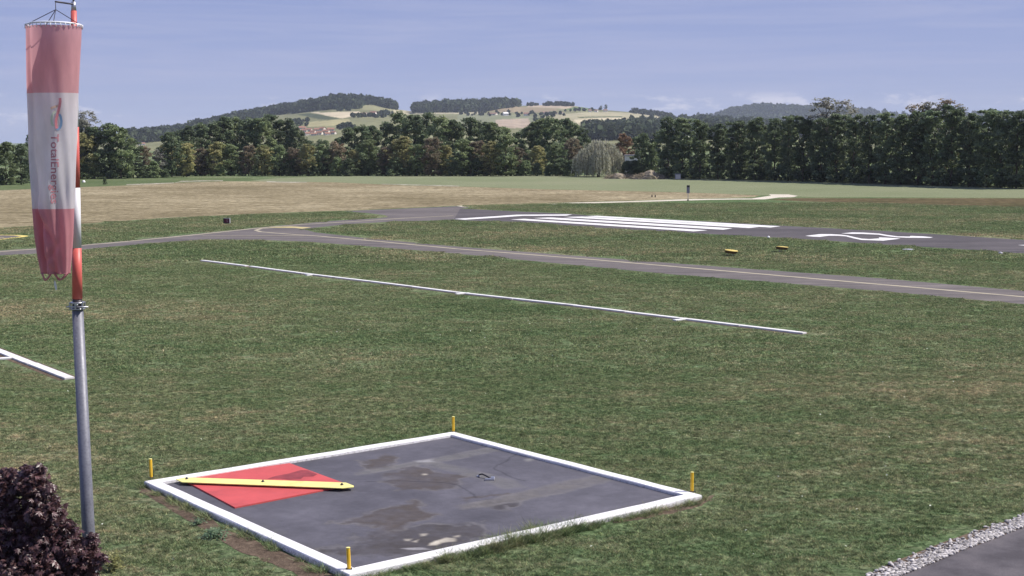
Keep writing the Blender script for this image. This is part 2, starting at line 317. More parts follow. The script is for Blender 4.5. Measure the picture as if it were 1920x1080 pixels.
circ = tag(sheet('paved_circle', [G(*p) for p in [(-120, 440), (0, 440.2), (30, 440.5), (44, 441.5), (50, 442.6), (44, 444.4), (20, 447.4), (0, 450), (-120, 460)]], M['taxi'], Z), kind='structure')
pl('circle_line', [(-120, 440.9), (0, 440.8), (30, 441.2), (44, 442.2), (48, 442.8), (40, 444.2), (20, 446.6), (0, 449.2), (-120, 459)], .55, M['ybright'], circ)
pl('circle_line', [(-30, 446.6), (0, 445.9), (8, 445.6)], .4, M['yline'], circ)

# ------------------------------------------------------------------ white marking strips in the lawn (raised boards on bare earth)
M['earth'] = field_mat('bare_earth', [(.3, (.075, .055, .042)), (.5, (.13, .098, .075)), (.7, (.20, .155, .115))], 0, 1.5, 6, .6, 1)
def board_strip(name, nodes, w, label, ticks, gaps=()):
    P = [G(*p) for p in nodes]
    t = thing(name, P[0], label, 'ground marking'); o0 = P[0]
    e = strip_mesh('earth_bed', [p - o0 for p in P], w * 2.2, Z, M['earth'], t)
    for a, b in zip(P, P[1:]):
        d = (b - a); ln = d.length; dirv = d.normalized(); n = max(1, round(ln / 4.0)); s = ln / n
        for i in range(n):
            if any(abs((a + dirv * s * (i + 1) - G(*g)).length) < s * .6 for g in gaps): gap = .45
            else: gap = .03
            bm = bmesh.new(); add_box(bm, Vector((0, 0, 0)), (s - gap, w, .07)); bevel(bm, .008, 1)
            o = obj('board', bm, M['white'], t); o.location = a + dirv * (s * (i + .5) - gap / 2) - o0 + Vector((0, 0, .032 + random.uniform(-.006, .006))); o.rotation_euler = (0, random.uniform(-.002, .002), math.atan2(dirv.y, dirv.x) + random.uniform(-.006, .006))
    for q in ticks:
        a, b = G(*q[0]), G(*q[1]); d = b - a
        bm = bmesh.new(); add_box(bm, Vector((0, 0, 0)), (d.length, w * .8, .062)); bevel(bm, .008, 1)
        o = obj('tick_board', bm, M['white'], t); o.location = (a + b) / 2 - o0 + Vector((0, 0, .03)); o.rotation_euler = (0, 0, math.atan2(d.y, d.x))
board_strip('marking_strip', [(379, 489.3), (470, 500.5), (570, 514), (700, 529.5), (860, 549.8), (1080, 574.5), (1280, 599), (1510, 626.6)], .27, 'long white board strip lying across the lawn with short side ticks', [((574, 517.2), (590, 516)), ((855, 552.4), (880, 550.8)), ((1264, 601.9), (1292, 599.4))], [(470, 500.5)])
board_strip('marking_strip', [(-180, 588), (0, 660.5), (131, 711.5)], .33, 'short white board strip at the left edge beside the windsock pole', [((-60, 678), (24, 672.5))])

# ------------------------------------------------------------------ signal square
ZK, ZA = .12, .05
oc = dict(L=G(270, 902, ZK), B=G(850, 809, ZK), R=G(1317, 928, ZK), F=G(655, 1077, ZK))
OC = [oc['L'], oc['B'], oc['R'], oc['F']]
ctr = sum(OC, Vector()) / 4; ctr.z = 0
KW = .29
def inset(P, w):
    out = []; n = len(P); c = sum(P, Vector()) / n
    for i in range(n):
        p, a, b = P[i], P[i - 1], P[(i + 1) % n]; u = (a - p).normalized(); v = (b - p).normalized(); s = u.cross(v).length
        out.append(p + (u + v) * (w / s))
    return out
IC = inset(OC, KW)
sq = thing('signal_square', ctr, 'square dark asphalt signal area framed by white concrete kerbs on the lawn', 'signal area')
def m_kerb():
    m, t, p = mat_base('white_kerb', .75, .25)
    n = noise(t, 3, 6, .7); f = noise(t, 18, 5, .75); col = ramp(t, n, [(.3, (.72, .70, .69)), (.7, (.83, .81, .79))])
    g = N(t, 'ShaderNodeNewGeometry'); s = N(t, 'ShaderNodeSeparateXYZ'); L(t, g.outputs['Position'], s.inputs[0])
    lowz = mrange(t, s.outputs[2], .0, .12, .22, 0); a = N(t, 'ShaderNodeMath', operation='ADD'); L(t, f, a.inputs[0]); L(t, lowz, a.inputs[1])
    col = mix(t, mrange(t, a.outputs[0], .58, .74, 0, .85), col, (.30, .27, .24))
    L(t, col, p.inputs['Base Color']); bump(t, p, f, .2, .01); return m
M['kerb'] = m_kerb()
for i in range(4):
    a, b, c, d = OC[i], OC[(i + 1) % 4], IC[(i + 1) % 4], IC[i]
    e = (b - a).normalized() * .002
    nseg = 14
    bm = bmesh.new(); rows = []
    for k in range(nseg + 1):
        s = k / nseg; o_ = a.lerp(b, s); i_ = d.lerp(c, s); j = lambda q: random.uniform(-.006, .006)
        if k == 0: o_, i_ = o_ + e, i_ + e
        if k == nseg: o_, i_ = o_ - e, i_ - e
        w = (i_ - o_).normalized()
        zt = ZK + random.uniform(-.004, .004)
        prof = [(o_, -.05), (o_, zt - .03), (o_ + w * .012, zt - .008), (o_ + w * .03, zt), (i_ - w * .02, zt), (i_, zt - .015), (i_, -.05)]
        rows.append([bm.verts.new((p.x + j(0) * .7, p.y + j(0) * .7, z)) for p, z in prof])
    for r0, r1 in zip(rows, rows[1:]):
        for k in range(len(r0) - 1): bm.faces.new((r0[k], r0[k + 1], r1[k + 1], r1[k]))
    bm.faces.new(rows[0]); bm.faces.new(rows[-1][::-1])
    bmesh.ops.translate(bm, vec=-ctr, verts=bm.verts); bmesh.ops.recalc_face_normals(bm, faces=bm.faces)
    obj('kerb', bm, M['kerb'], sq)
# asphalt bed with stains as a fine grid carrying its own colours
def asphalt_bed():
    n = 260; A = np.array([[p.x, p.y] for p in IC]); u, v = np.meshgrid(np.linspace(0, 1, n), np.linspace(0, 1, n)); u = u.ravel()[:, None]; v = v.ravel()[:, None]
    e = np.array([[p.x, p.y] for p in inset(OC, KW - .03)])
    P = (1 - u) * (1 - v) * e[0] + u * (1 - v) * e[1] + u * v * e[2] + (1 - u) * v * e[3]
    w = P + (np.stack([vnoise(P, 1.1, 3), vnoise(P, 1.1, 9)], 1) - .5) * 1.2 + (np.stack([vnoise(P, 5, 13), vnoise(P, 5, 19)], 1) - .5) * .5
    w2 = P + (np.stack([vnoise(P, 3, 33), vnoise(P, 3, 39)], 1) - .5) * .16
    big = vnoise(P, .5, 21); fine = vnoise(P, 9, 5)
    C = np.array([.092, .087, .100]) * (.62 + .76 * big[:, None]) * (.86 + .28 * fine[:, None])
    stre = vnoise(P * np.array([1., 1.]), 2.2, 41); C = C * (.76 + .48 * stre[:, None])
    g = lambda pts: [G(x, y, ZA) for x, y in pts]
    def c7(pts): return g([(600 + x / 3.3756, 760 + y / 3.375) for x, y in pts])
    def patch(poly, colour, W, soft=.12, edge=None, k=1.):
        nonlocal C
        ins = inside(W, poly); d = polydist(W, poly); sd_ = np.where(ins, d, -d)
        f = np.clip(sd_ / (soft * 2.2) + .5, 0, 1) * k * np.clip(.1 + .7 * vnoise(P, 2.4, 77) + .6 * vnoise(P, 7, 78), 0, 1)
        C = C * (1 - f[:, None]) + np.array(colour) * (.78 + .44 * fine[:, None]) * f[:, None]
        if edge is not None:
            e_ = np.exp(-(sd_ / .07) ** 2) * .6 * np.clip(vnoise(P, 3, 51) * 2.2 - .6, 0, 1); C = C * (1 - e_[:, None]) + np.array(edge) * e_[:, None]
    br = (.068, .054, .044); pale = (.16, .15, .145)
    patch(c7([(220, 350), (430, 305), (550, 340), (480, 380), (280, 400)]), br, w, .12, pale)
    patch(c7([(380, 430), (640, 375), (860, 420), (960, 460), (740, 520), (640, 535), (470, 495)]), br, w, .12, pale, .9)
    patch(c7([(150, 690), (380, 640), (640, 595), (720, 660), (820, 690), (690, 720), (560, 800), (440, 800), (330, 745), (180, 720)]), br, w, .14, pale)
    patch(c7([(430, 800), (620, 770), (980, 745), (1000, 790), (900, 870), (740, 905), (560, 920), (330, 950), (100, 940), (180, 870)]), (.052, .044, .040), w, .16, pale)
    patch(c7([(980, 610), (1230, 545), (1260, 560), (1010, 620)]), br, w, .1, None)
    patch(c7([(1060, 640), (1250, 600), (1330, 590), (1240, 680), (1130, 670)]), (.052, .045, .043), w, .12, pale)
    olive = (.140, .133, .118)
    patch(c7([(235, 425), (560, 365), (830, 315), (1080, 265), (1145, 285), (900, 335), (700, 365), (250, 440)]), olive, w2, .08, pale, .8)
    patch(c7([(865, 640), (1250, 555), (1500, 490), (1800, 435), (1860, 470), (1500, 560), (1250, 610), (900, 660)]), (.130, .118, .105), w2, .08, pale, .75)
    patch(c7([(660, 345), (760, 360), (1010, 420), (1220, 480), (1300, 520), (1180, 525), (960, 450), (680, 380)]), olive, w2, .1, pale, .6)
    patch(c7([(1290, 345), (1370, 325), (1390, 335), (1310, 355)]), (.24, .23, .21), w2, .06, None, .9)
    patch(c7([(600, 350), (720, 340), (720, 360), (620, 362)]), (.30, .29, .29), w2, .06, None, .9)
    wh = (.40, .36, .29)
    for q in ([(625, 815), (675, 812), (670, 826), (630, 828)], [(535, 850), (580, 845), (575, 858), (540, 858)], [(680, 885), (740, 855), (800, 838), (850, 842), (850, 860), (780, 868), (740, 885)], [(845, 825), (875, 822), (872, 834), (848, 835)], [(595, 862), (625, 850), (620, 866)], [(650, 432), (672, 430), (670, 440), (652, 441)], [(520, 905), (640, 900), (700, 912), (600, 918)]):
        patch(c7(q), wh if q[0][1] < 900 else (.25, .24, .24), w2, .035, None, 1.2)
    rc = random.Random(8)
    for sx_, sy_, an in ((300, 480, .1), (900, 880, .35), (1300, 480, 2.2), (700, 220, 1.2)):
        q = g([(600 + sx_ / 3.3756, 760 + sy_ / 3.375)])[0]; pts = [q.copy()]
        for k in range(26): an += rc.uniform(-.35, .35); q = q + Vector((math.cos(an), math.sin(an), 0)) * .13; pts.append(q.copy())
        d = polydist(w2, pts, False); f = np.exp(-(d / .022) ** 2) * .55; C = C * (1 - f[:, None])
    # dirt washed against the front kerbs
    dd = polydist(P, [IC[2], IC[3], IC[0]], closed=False); f = np.clip(1 - dd / .35, 0, 1) * np.clip(vnoise(P, 1.6, 61) * 2 - .5, 0, 1) * .7; C = C * (1 - f[:, None]) + np.array((.07, .064, .05)) * f[:, None]
    zc = ZA + (vnoise(P, .6, 3) - .5) * .012 + (fine - .5) * .004
    V = np.column_stack([P[:, 0] - ctr.x, P[:, 1] - ctr.y, zc])
    i = np.arange(n * n).reshape(n, n); Fc = np.stack([i[:-1, :-1], i[1:, :-1], i[1:, 1:], i[:-1, 1:]], -1).reshape(-1, 4)
    me = npmesh('asphalt_bed', V, Fc, C, True)
    m, t, p = mat_base('stained_asphalt', .7, .35); at = N(t, 'ShaderNodeAttribute', attribute_name='tone'); f = noise(t, 45, 3, .7)
    L(t, mix(t, 1.0, at.outputs['Color'], ramp(t, f, [(.3, (.82, .82, .82)), (.7, (1.2, 1.2, 1.2))]), 'MULTIPLY'), p.inputs['Base Color']); bump(t, p, f, .25, .006)
    o = obj('asphalt_bed', me, m, sq)
    if me.polygons[0].normal.z < 0: me.flip_normals()
asphalt_bed()
# red signal panel with yellow diagonal
M['red'] = simple('red_panel_paint', (.52, .085, .08), .6, .3, .1, 1.5, dirt=((.30, .06, .06), .50, .80), local=False)
M['ybar'] = simple('pale_yellow_paint', (.78, .71, .25), .6, .3, .08, 3, dirt=((.45, .38, .14), .55, .85))
M['ypost'] = simple('yellow_post_paint', (.78, .47, .03), .45, .4, .12, 6, dirt=((.35, .2, .03), .66, .9))
M['bolt'] = simple('dark_bolt', (.06, .055, .06), .5, .4, .1, 20, .6)
pan = thing('ground_signal', G(490, 909, ZA), 'red square ground panel crossed by a raised yellow diagonal bar', 'signal panel')
pb = pan.location.copy()
def prism(name, pts, z0, z1, mat, parent, org, bev=.006):
    bm = bmesh.new(); b = [bm.verts.new((p.x - org.x, p.y - org.y, z0 - org.z)) for p in pts]; f = bm.faces.new(b)
    r = bmesh.ops.extrude_face_region(bm, geom=[f]); bmesh.ops.translate(bm, vec=(0, 0, z1 - z0), verts=[v for v in r['geom'] if isinstance(v, bmesh.types.BMVert)])
    bmesh.ops.recalc_face_normals(bm, faces=bm.faces)
    if bev: bmesh.ops.bevel(bm, geom=bm.edges[:], offset=bev, segments=2, affect='EDGES')
    return obj(name, bm, mat, parent)
zp = ZA + .03
prism('red_plate', [G(*p, zp) for p in [(340, 897.5), (543, 868), (655, 909), (440, 951)]], ZA - .01, zp, M['red'], pan, pb, .004)
c6 = lambda x, y: (250 + x / 3.3756, 760 + y / 3.375)
zb = ZA + .085
bar = prism('yellow_bar', [G(*c6(*p), zb) for p in [(270, 467), (330, 455), (1345, 488), (1396, 508), (1393, 516), (1318, 523), (308, 485)]], zb - .018, zb, M['ybar'], pan, pb, .003)
for p in [(338, 466), (820, 484), (1320, 504)]:
    q = G(*c6(*p), zb) - pb; bm = bmesh.new(); add_tube(bm, [q + Vector((0, 0, .04)), q + Vector((0, 0, .012))], .022, 6); add_tube(bm, [q + Vector((0, 0, .013)), q + Vector((0, 0, -.12))], .038, 8); bmesh.ops.recalc_face_normals(bm, faces=bm.faces); obj('bolt', bm, M['bolt'], bar)
# stain on the red plate
bm = bmesh.new(); st = [(848, 465), (900, 448), (985, 432), (1060, 410), (1105, 412), (1165, 436), (1140, 450), (1080, 452), (1060, 466), (985, 470), (930, 464)]
M['stain'] = simple('dark_red_stain', (.25, .045, .05), .7, .3, .25, 5)
sheet('stain', [G(*c6(*p), zp) - pb for p in st], M['stain'], zp + .003 - pb.z, pan)
# corner posts
lab = {'L': 'short yellow post on the left corner of the white kerb square', 'B': 'short yellow post on the far corner of the white kerb square', 'R': 'short yellow post on the right corner of the white kerb square', 'F': 'short yellow post on the near corner of the white kerb square'}
for k, (x, y, top, lean) in {'L': (283.5, 895.5, 861.5, -.01), 'B': (850, 809.5, 781, 0), 'R': (1297.5, 921.5, 885.5, 0), 'F': (654.5, 1067, 1027, -.03)}.items():
    b = G(x, y, ZK - .004); h = (y - top) / F * (b - CP).length * 1.02
    t = thing('corner_post', b, lab[k], 'post', 'yellow posts on the kerb corners', random.uniform(0, 1)); t.rotation_euler.y = lean
    bm = bmesh.new(); add_tube(bm, [(0, 0, -.01), (0, 0, h - .012)], .036, 8); bmesh.ops.recalc_face_normals(bm, faces=bm.faces)
    for f in bm.faces: f.smooth = False
    obj('shaft', bm, M['ypost'], t); bm = bmesh.new(); add_tube(bm, [(0, 0, h - .012), (0, 0, h)], [.040, .037], 8); bmesh.ops.recalc_face_normals(bm, faces=bm.faces); obj('cap', bm, M['ybar'], t)
    bm = bmesh.new(); add_box(bm, Vector((0, 0, .005)), (.11, .11, .016)); obj('base_plate', bm, M['bolt'], t)
# lifting handle in the middle of the asphalt
hb = G(909, 899, ZA); M['steel'] = simple('worn_steel', (.45, .45, .48), .35, .5, .2, 30, .8)
t = thing('lifting_handle', hb, 'curved dark metal handle with pale foot lying on the asphalt square', 'handle')
a_, b_ = G(897, 894, ZA) - hb, G(921, 899.5, ZA) - hb
tube_obj('hoop', [a_, a_.lerp(b_, .08) + Vector((0, 0, .055)), a_.lerp(b_, .3) + Vector((0, 0, .085)), a_.lerp(b_, .6) + Vector((0, 0, .065)), a_.lerp(b_, .85) + Vector((0, 0, .04)), b_ + Vector((0, 0, .02))], .018, M['bolt'], t, 8)
bm = bmesh.new(); add_box(bm, b_ + Vector((-.03, -.05, .02)), (.22, .10, .045)); add_box(bm, b_ + Vector((.04, .02, .045)), (.09, .12, .03)); bevel(bm, .008, 1); obj('foot_bracket', bm, M['steel'], t)
bm = bmesh.new(); add_box(bm, a_ + Vector((0, 0, .015)), (.08, .08, .035)); bevel(bm, .008, 1); obj('anchor', bm, M['steel'], t)

# bare soil beside the kerb
def irregular(pts, amp, seed, n=6):
    r = random.Random(seed); out = []
    for a, b in zip(pts, pts[1:] + pts[:1]):
        for i in range(n):
            s = i / n; p = a.lerp(b, s); out.append(p + Vector((r.uniform(-amp, amp), r.uniform(-amp, amp), 0)))
    return out
SOIL1 = [G(*p) for p in [(262, 908), (300, 912), (420, 990), (655, 1092), (600, 1100), (520, 1062), (440, 1030), (380, 990), (300, 945), (262, 922)]]
SOIL2 = [G(*p) for p in [(1150, 976), (1250, 950), (1318, 932), (1338, 928), (1332, 940), (1290, 956), (1200, 975), (1150, 982)]]
tag(sheet('soil_strip', irregular(SOIL1, .05, 3), M['earth'], Z), kind='structure'); tag(sheet('soil_strip', irregular(SOIL2, .05, 4), M['earth'], Z), kind='structure')

# ------------------------------------------------------------------ path and stone edging at the lower right
PI_ = [(1640, 1102), (1690, 1080), (1757, 1053), (1803, 1033), (1867, 1010), (1920, 988), (2050, 936)]; PO = [(1570, 1102), (1628, 1078), (1672, 1055), (1773, 1015), (1837, 993), (1893, 975), (1920, 965), (2050, 915)]
tag(sheet('path', [G(*p) for p in PI_ + [(2250, 936), (2250, 1200), (1640, 1200)]], M['path'], Z), kind='structure')
def stones():
    r = rng(5); poly = [G(*p) for p in PI_ + PO[::-1]]; A = np.array([[p.x, p.y] for p in poly]); lo, hi = A.min(0), A.max(0)
    P = r.uniform(lo, hi, (60000, 2)); P = P[inside(P, poly)]; dd = polydist(P, [G(*p) for p in PI_], False); P = P[dd < .14 + .42 * r.uniform(0, 1, len(P)) ** 1.5][:3400]
    bm = bmesh.new(); bmesh.ops.create_icosphere(bm, subdivisions=1, radius=1); bv = np.array([v.co[:] for v in bm.verts]); bf = np.array([[v.index for v in f.verts] for f in bm.faces]); bm.free()
    V, Fc, C = [], [], []
    for i, p in enumerate(P):
        s = r.uniform(.014, .044) * r.uniform(.6, 1.15) * np.array([r.uniform(.9, 1.6), r.uniform(.7, 1.1), r.uniform(.5, .8)]); v = bv * (1 + r.uniform(-.22, .22, (len(bv), 1))) * s
        a = r.uniform(0, 6.28); c, q = math.cos(a), math.sin(a); v = v @ np.array([[c, -q, 0], [q, c, 0], [0, 0, 1]])
        V.append(v + [p[0], p[1], s[2] * .6 + r.uniform(0, .02)]); Fc.append(bf + i * len(bv)); C.append(np.full((len(bv), 3), r.uniform(.35, 1.05)))
    m, t, q = mat_base('white_stone', .85, .2); at = N(t, 'ShaderNodeAttribute', attribute_name='tone'); L(t, mix(t, 1., (.60, .56, .53), at.outputs['Color'], 'MULTIPLY'), q.inputs['Base Color'])
    o = obj('stone_edging', npmesh('stone_edging', np.concatenate(V), np.concatenate(Fc), np.concatenate(C)), m)
    tag(o, 'strip of loose white stones along the asphalt path', 'stones', kind='stuff')
    tag(sheet('stone_bed', poly, M['earth'], Z), kind='structure')
stones()
# ------------------------------------------------------------------ terrain of the far hills
def interp(pts, x): a = np.array(pts, float); return np.interp(x, a[:, 0], a[:, 1])
class Hill:
    def __init__(s, ridge, dist, d0, power, x0, x1, step, rows):
        s.px = np.arange(x0, x1, step, dtype=float); s.rows = rows
        ry = interp(ridge, s.px); D = interp(dist, s.px); s.az = np.zeros(len(s.px)); zr = np.zeros(len(s.px))
        for i, (x, y) in enumerate(zip(s.px, ry)):
            a, e = yaz(x, y); s.az[i] = a; zr[i] = CH + e * D[i]
        s.t = np.linspace(0, 1, rows); T = s.t[:, None]
        s.Y = d0 + (D[None, :] - d0) * T; s.X = s.Y * s.az[None, :]
        bumps = vnoise(np.column_stack([s.X.ravel(), s.Y.ravel()]), .0035, 4, 3).reshape(s.X.shape) - .5
        s.Zz = -1.5 + (zr[None, :] + 1.5) * T ** power + bumps * 16 * (T * (1 - T)) * 4 * np.clip(zr[None, :] / 60, 0, 1)
        s.el = (s.Zz - CH) / s.Y; s.elm = np.maximum.accumulate(s.el, 0)
    def at(s, px, py):
        a, e = yaz(px, py); i = int(np.clip(np.searchsorted(s.az, a), 1, len(s.az) - 1)); 
        if abs(s.az[i - 1] - a) < abs(s.az[i] - a): i -= 1
        c = s.elm[:, i]; j = int(np.clip(np.searchsorted(c, e), 1, s.rows - 1)); f = np.clip((e - c[j - 1]) / max(c[j] - c[j - 1], 1e-9), 0, 1)
        Y = s.Y[j - 1, i] * (1 - f) + s.Y[j, i] * f; z = s.Zz[j - 1, i] * (1 - f) + s.Zz[j, i] * f
        return Vector((a * Y, Y, z))
    def mesh(s, name, mat, colour):
        nb = 6; D = s.Y[-1]; back = [(D + 250 * (k + 1), s.Zz[-1] * (1 - (k + 1) / nb) - 1.5 * (k + 1) / nb) for k in range(nb)]
        Y = np.vstack([s.Y] + [b[0][None] for b in back]); Zz = np.vstack([s.Zz] + [b[1][None] for b in back]); X = Y * s.az[None]
        V = np.column_stack([X.ravel(), Y.ravel(), Zz.ravel()]); r, c = Y.shape; i = np.arange(r * c).reshape(r, c)
        Fc = np.stack([i[:-1, :-1], i[:-1, 1:], i[1:, 1:], i[1:, :-1]], -1).reshape(-1, 4)
        # pixel of each vertex, for laying the field colours on the slope
        q = V - np.array(CP); w = q @ np.array(Fw); PX = np.column_stack([960 + F * (q @ np.array(AX)) / w, 540 + F * (q @ np.array(AD)) / w])
        C = colour(PX, V); o = obj(name, npmesh(name, V, Fc, C, True), mat); o['kind'] = 'structure'; return o
H1 = Hill([(-400, 276), (100, 274), (200, 264), (240, 256), (300, 252), (335, 246), (400, 231), (440, 223), (480, 217), (540, 207), (580, 199), (620, 191), (655, 190), (700, 192.5), (735, 200), (745, 205), (770, 208.5), (782, 205), (800, 202), (850, 199), (900, 197), (940, 194), (962, 195), (975, 198.4), (1000, 197.5), (1050, 196), (1080, 199), (1110, 204), (1130, 206), (1180, 210), (1230, 216.5), (1260, 221), (1300, 226), (1400, 231), (1500, 239), (1900, 246), (2400, 250)], [(-400, 2600), (600, 2900), (740, 3000), (900, 3400), (1250, 3200), (1400, 2700), (2400, 2600)], 900, 1.35, -300, 2300, 2, 110)
H2 = Hill([(1000, 240), (1250, 226), (1340, 218), (1362, 211), (1375, 207), (1400, 203.5), (1430, 200.5), (1470, 201.5), (1510, 204.5), (1580, 207), (1640, 210), (1680, 215), (1760, 217), (1900, 212), (2000, 215), (2400, 222)], [(1000, 5600), (2400, 5600)], 3900, 1.2, 1000, 2400, 4, 40)
FIELDS = [([(595, 212), (633.5, 209.6), (673, 209), (679, 212.5), (663, 217.5), (643, 222), (614, 217.5)], (.50, .43, .30)), ([(581, 210.5), (598, 210), (606, 215)], (.50, .43, .30)),
 ([(556, 214.5), (578, 212.5), (598, 214.5), (637, 222.5), (618, 224.5), (598, 223.5)], (.075, .09, .055)), ([(578, 229), (653, 222.5), (660, 230), (623, 236), (578, 238)], (.34, .31, .17)),
 ([(677, 193.7), (703, 194.7), (732, 204.6), (744, 209.6), (681, 205.6)], (.23, .22, .12)), ([(738, 206), (790, 208), (770, 214), (735, 218)], (.34, .31, .20)), ([(778, 209), (905, 209.5), (905, 214), (778, 213)], (.36, .33, .22)),
 ([(860, 215), (930, 213), (1010, 219), (1010, 240), (850, 240)], (.20, .21, .13)), ([(930, 224), (990, 222), (1000, 240), (930, 240)], (.36, .29, .22)),
 ([(906.5, 207.6), (958, 199.3), (987.6, 200.7), (1043, 203.6), (1047, 207.6), (997.5, 211.6), (938, 210.6)], (.26, .21, .135)), ([(987.6, 200.5), (990, 196), (1057, 194.5), (1078, 196), (1096.5, 200), (1057, 204)], (.38, .31, .22)), ([(1076.7, 199.7), (1106, 200.7), (1104, 207.6), (1057, 206.6)], (.13, .17, .08)),
 ([(1020, 216), (1100, 210.6), (1139.6, 209.6), (1238.5, 214.5), (1258, 219.5), (1211, 228.4), (1100, 236), (1020, 226)], (.34, .31, .20)), ([(1077, 224.5), (1140, 220.5), (1200, 222), (1190, 225), (1080, 231)], (.50, .44, .30)),
 ([(1083, 219), (1166, 218), (1166, 219.6), (1083, 220.8)], (.08, .10, .05)), ([(1112, 224), (1186, 224.2), (1186, 225.8), (1112, 225.6)], (.08, .10, .05)), ([(1090, 229), (1200, 227), (1160, 236), (1090, 238)], (.36, .29, .21))]
def hill_col(PX, V):
    n = vnoise(V[:, :2], .006, 8); f = vnoise(V[:, :2], .03, 2); C = np.array([.19, .19, .105]) * (.7 + .6 * n[:, None])
    for pl_, c in FIELDS: k = inside(PX, pl_); C[k] = np.array(c) * (.9 + .2 * n[k][:, None])
    return C * (.85 + .3 * f[:, None])
def att_mat(name, extra=.03):
    m, t, p = mat_base(name, 1, 0); at = N(t, 'ShaderNodeAttribute', attribute_name='tone'); f = noise(t, extra, 6, .7)
    L(t, mix(t, 1., at.outputs['Color'], ramp(t, f, [(.3, (.8, .8, .8)), (.7, (1.2, 1.2, 1.2))]), 'MULTIPLY'), p.inputs['Base Color']); return m
M['hill'] = att_mat('hill_fields')
H1.mesh('hill', M['hill'], hill_col)
H2.mesh('distant_hill', M['hill'], lambda PX, V: np.full((len(V), 3), (.05, .065, .035)))

# far woods: every polygon a mass of small crowns standing on the slope
def wood(name, label, H, polys, n, h, mat, seed, size=1.):
    r = rng(seed); V, C = [], []
    cnt = 0
    for poly, share in polys:
        A = np.array(poly); lo, hi = A.min(0), A.max(0); k = max(3, int(n * share)); P = r.uniform(lo, hi, (k * 12, 2)); P = P[inside(P, poly)][:k]
        for x, y in P:
            b = H.at(x, y); hh = h * r.uniform(.65, 1.25); w = hh * r.uniform(.38, .55); m = 46
            d = r.normal(size=(m, 3)); d /= np.linalg.norm(d, axis=1)[:, None]; d *= r.uniform(.55, 1.05, (m, 1)); c = np.array(b) + np.array([0, 0, hh * .5]) + d * np.array([w, w, hh * .52])
            s = hh * .17 * size * r.uniform(.6, 1.4, (m, 1)); u = r.normal(size=(m, 3)); u /= np.linalg.norm(u, axis=1)[:, None]; v = np.cross(u, r.normal(size=(m, 3))); v /= np.linalg.norm(v, axis=1)[:, None]
            V.append(np.stack([c - u * s - v * s, c + u * s - v * s, c + u * s + v * s, c - u * s + v * s], 1).reshape(-1, 3)); tn = r.uniform(.7, 1.3) * r.uniform(.7, 1.3, (m, 1)); C.append(np.repeat(np.repeat(tn, 3, 1), 4, 0)); cnt += m
    V = np.concatenate(V); o = obj(name, npmesh(name, V, np.arange(cnt * 4).reshape(-1, 4), np.concatenate(C)), mat); tag(o, label, 'woodland', kind='stuff')
M['farleaf'] = leaf_mat('far_wood_leaves', (.040, .056, .030), (.070, .086, .042), .8, .1, .2, .02)
wood('hilltop_wood', 'dark wood covering the ridge of the left hill', H1, [([(235, 258), (335, 247), (440, 224), (480, 218), (540, 208), (620, 192), (660, 191), (700, 193.5), (738, 202), (744, 208), (700, 197), (676, 197), (676, 204), (640, 205), (600, 207), (580, 210), (540, 214), (500, 218), (440, 235), (335, 262), (235, 272)], .8), ([(620, 191), (660, 190.5), (700, 193), (738, 201), (744, 206), (720, 200), (690, 195), (620, 195)], .12), ([(440, 223), (540, 207), (540, 210), (440, 227)], .08)], 1500, 13, M['farleaf'], 1)
wood('hilltop_wood', 'dark flat topped wood on the middle hill crest', H1, [([(776, 208), (790, 204), (850, 200), (900, 198), (940, 195), (962, 196), (974, 199), (965, 201), (940, 204), (905, 210), (860, 211), (778, 212)], 1.)], 620, 14, M['farleaf'], 2)
wood('hilltop_copse', 'small dark copse on the bare hill crest', H1, [([(1028, 196.8), (1050, 196.2), (1076, 199), (1076, 200), (1028, 198)], .7), ([(988, 198), (1030, 197), (1030, 198.5), (988, 199.5)], .3)], 55, 7.5, M['farleaf'], 3)
wood('hilltop_copse', 'low dark copse on the right end of the field hill', H1, [([(1178, 210), (1230, 214), (1262, 220), (1258, 222.5), (1228, 217.5), (1180, 212)], 1.)], 90, 9, M['farleaf'], 4)
wood('valley_wood', 'bluish wood in the valley between the field hill and the poplars', H1, [([(1095, 244), (1160, 240), (1240, 229), (1290, 224), (1345, 226), (1400, 230), (1450, 236), (1560, 243), (1560, 262), (1095, 264)], 1.)], 900, 11, M['farleaf'], 5)
wood('hedgerow', 'scattered hedges and trees around the hillside hamlet', H1, [([(862, 212), (905, 211), (1000, 213), (1060, 214), (1060, 219), (990, 221), (960, 219), (900, 218), (862, 217)], .5), ([(1060, 208), (1110, 206), (1110, 208), (1060, 211)], .12), ([(1000, 220), (1030, 222), (1030, 228), (1000, 228)], .1), ([(1085, 207), (1125, 206), (1125, 208), (1085, 209)], .1)], 95, 5.5, M['farleaf'], 6)
wood('hedgerow', 'dark hedges between the fields of the left hill', H1, [([(696, 214), (736, 211), (737, 219), (700, 222)], .25), ([(632, 207), (660, 206), (660, 208), (632, 208.5)], .1), ([(540, 226), (578, 226), (578, 237), (540, 237)], .2), ([(660, 218), (700, 217), (700, 221), (660, 221)], .1), ([(626, 236), (660, 234), (680, 245), (640, 250)], .15)], 130, 5.5, M['farleaf'], 7)
wood('distant_wood', 'blue wooded ridge far behind the poplar row', H2, [([(1250, 227), (1340, 218), (1375, 208), (1430, 202), (1470, 202), (1510, 205), (1580, 208), (1640, 211), (1680, 216), (1760, 218), (1900, 214), (2000, 217), (2000, 240), (1250, 240)], .7), ([(1340, 218.5), (1375, 207.5), (1430, 201), (1510, 205), (1640, 210.5), (1640, 214), (1510, 208), (1430, 204), (1375, 211)], .3)], 1500, 15, M['farleaf'], 8)

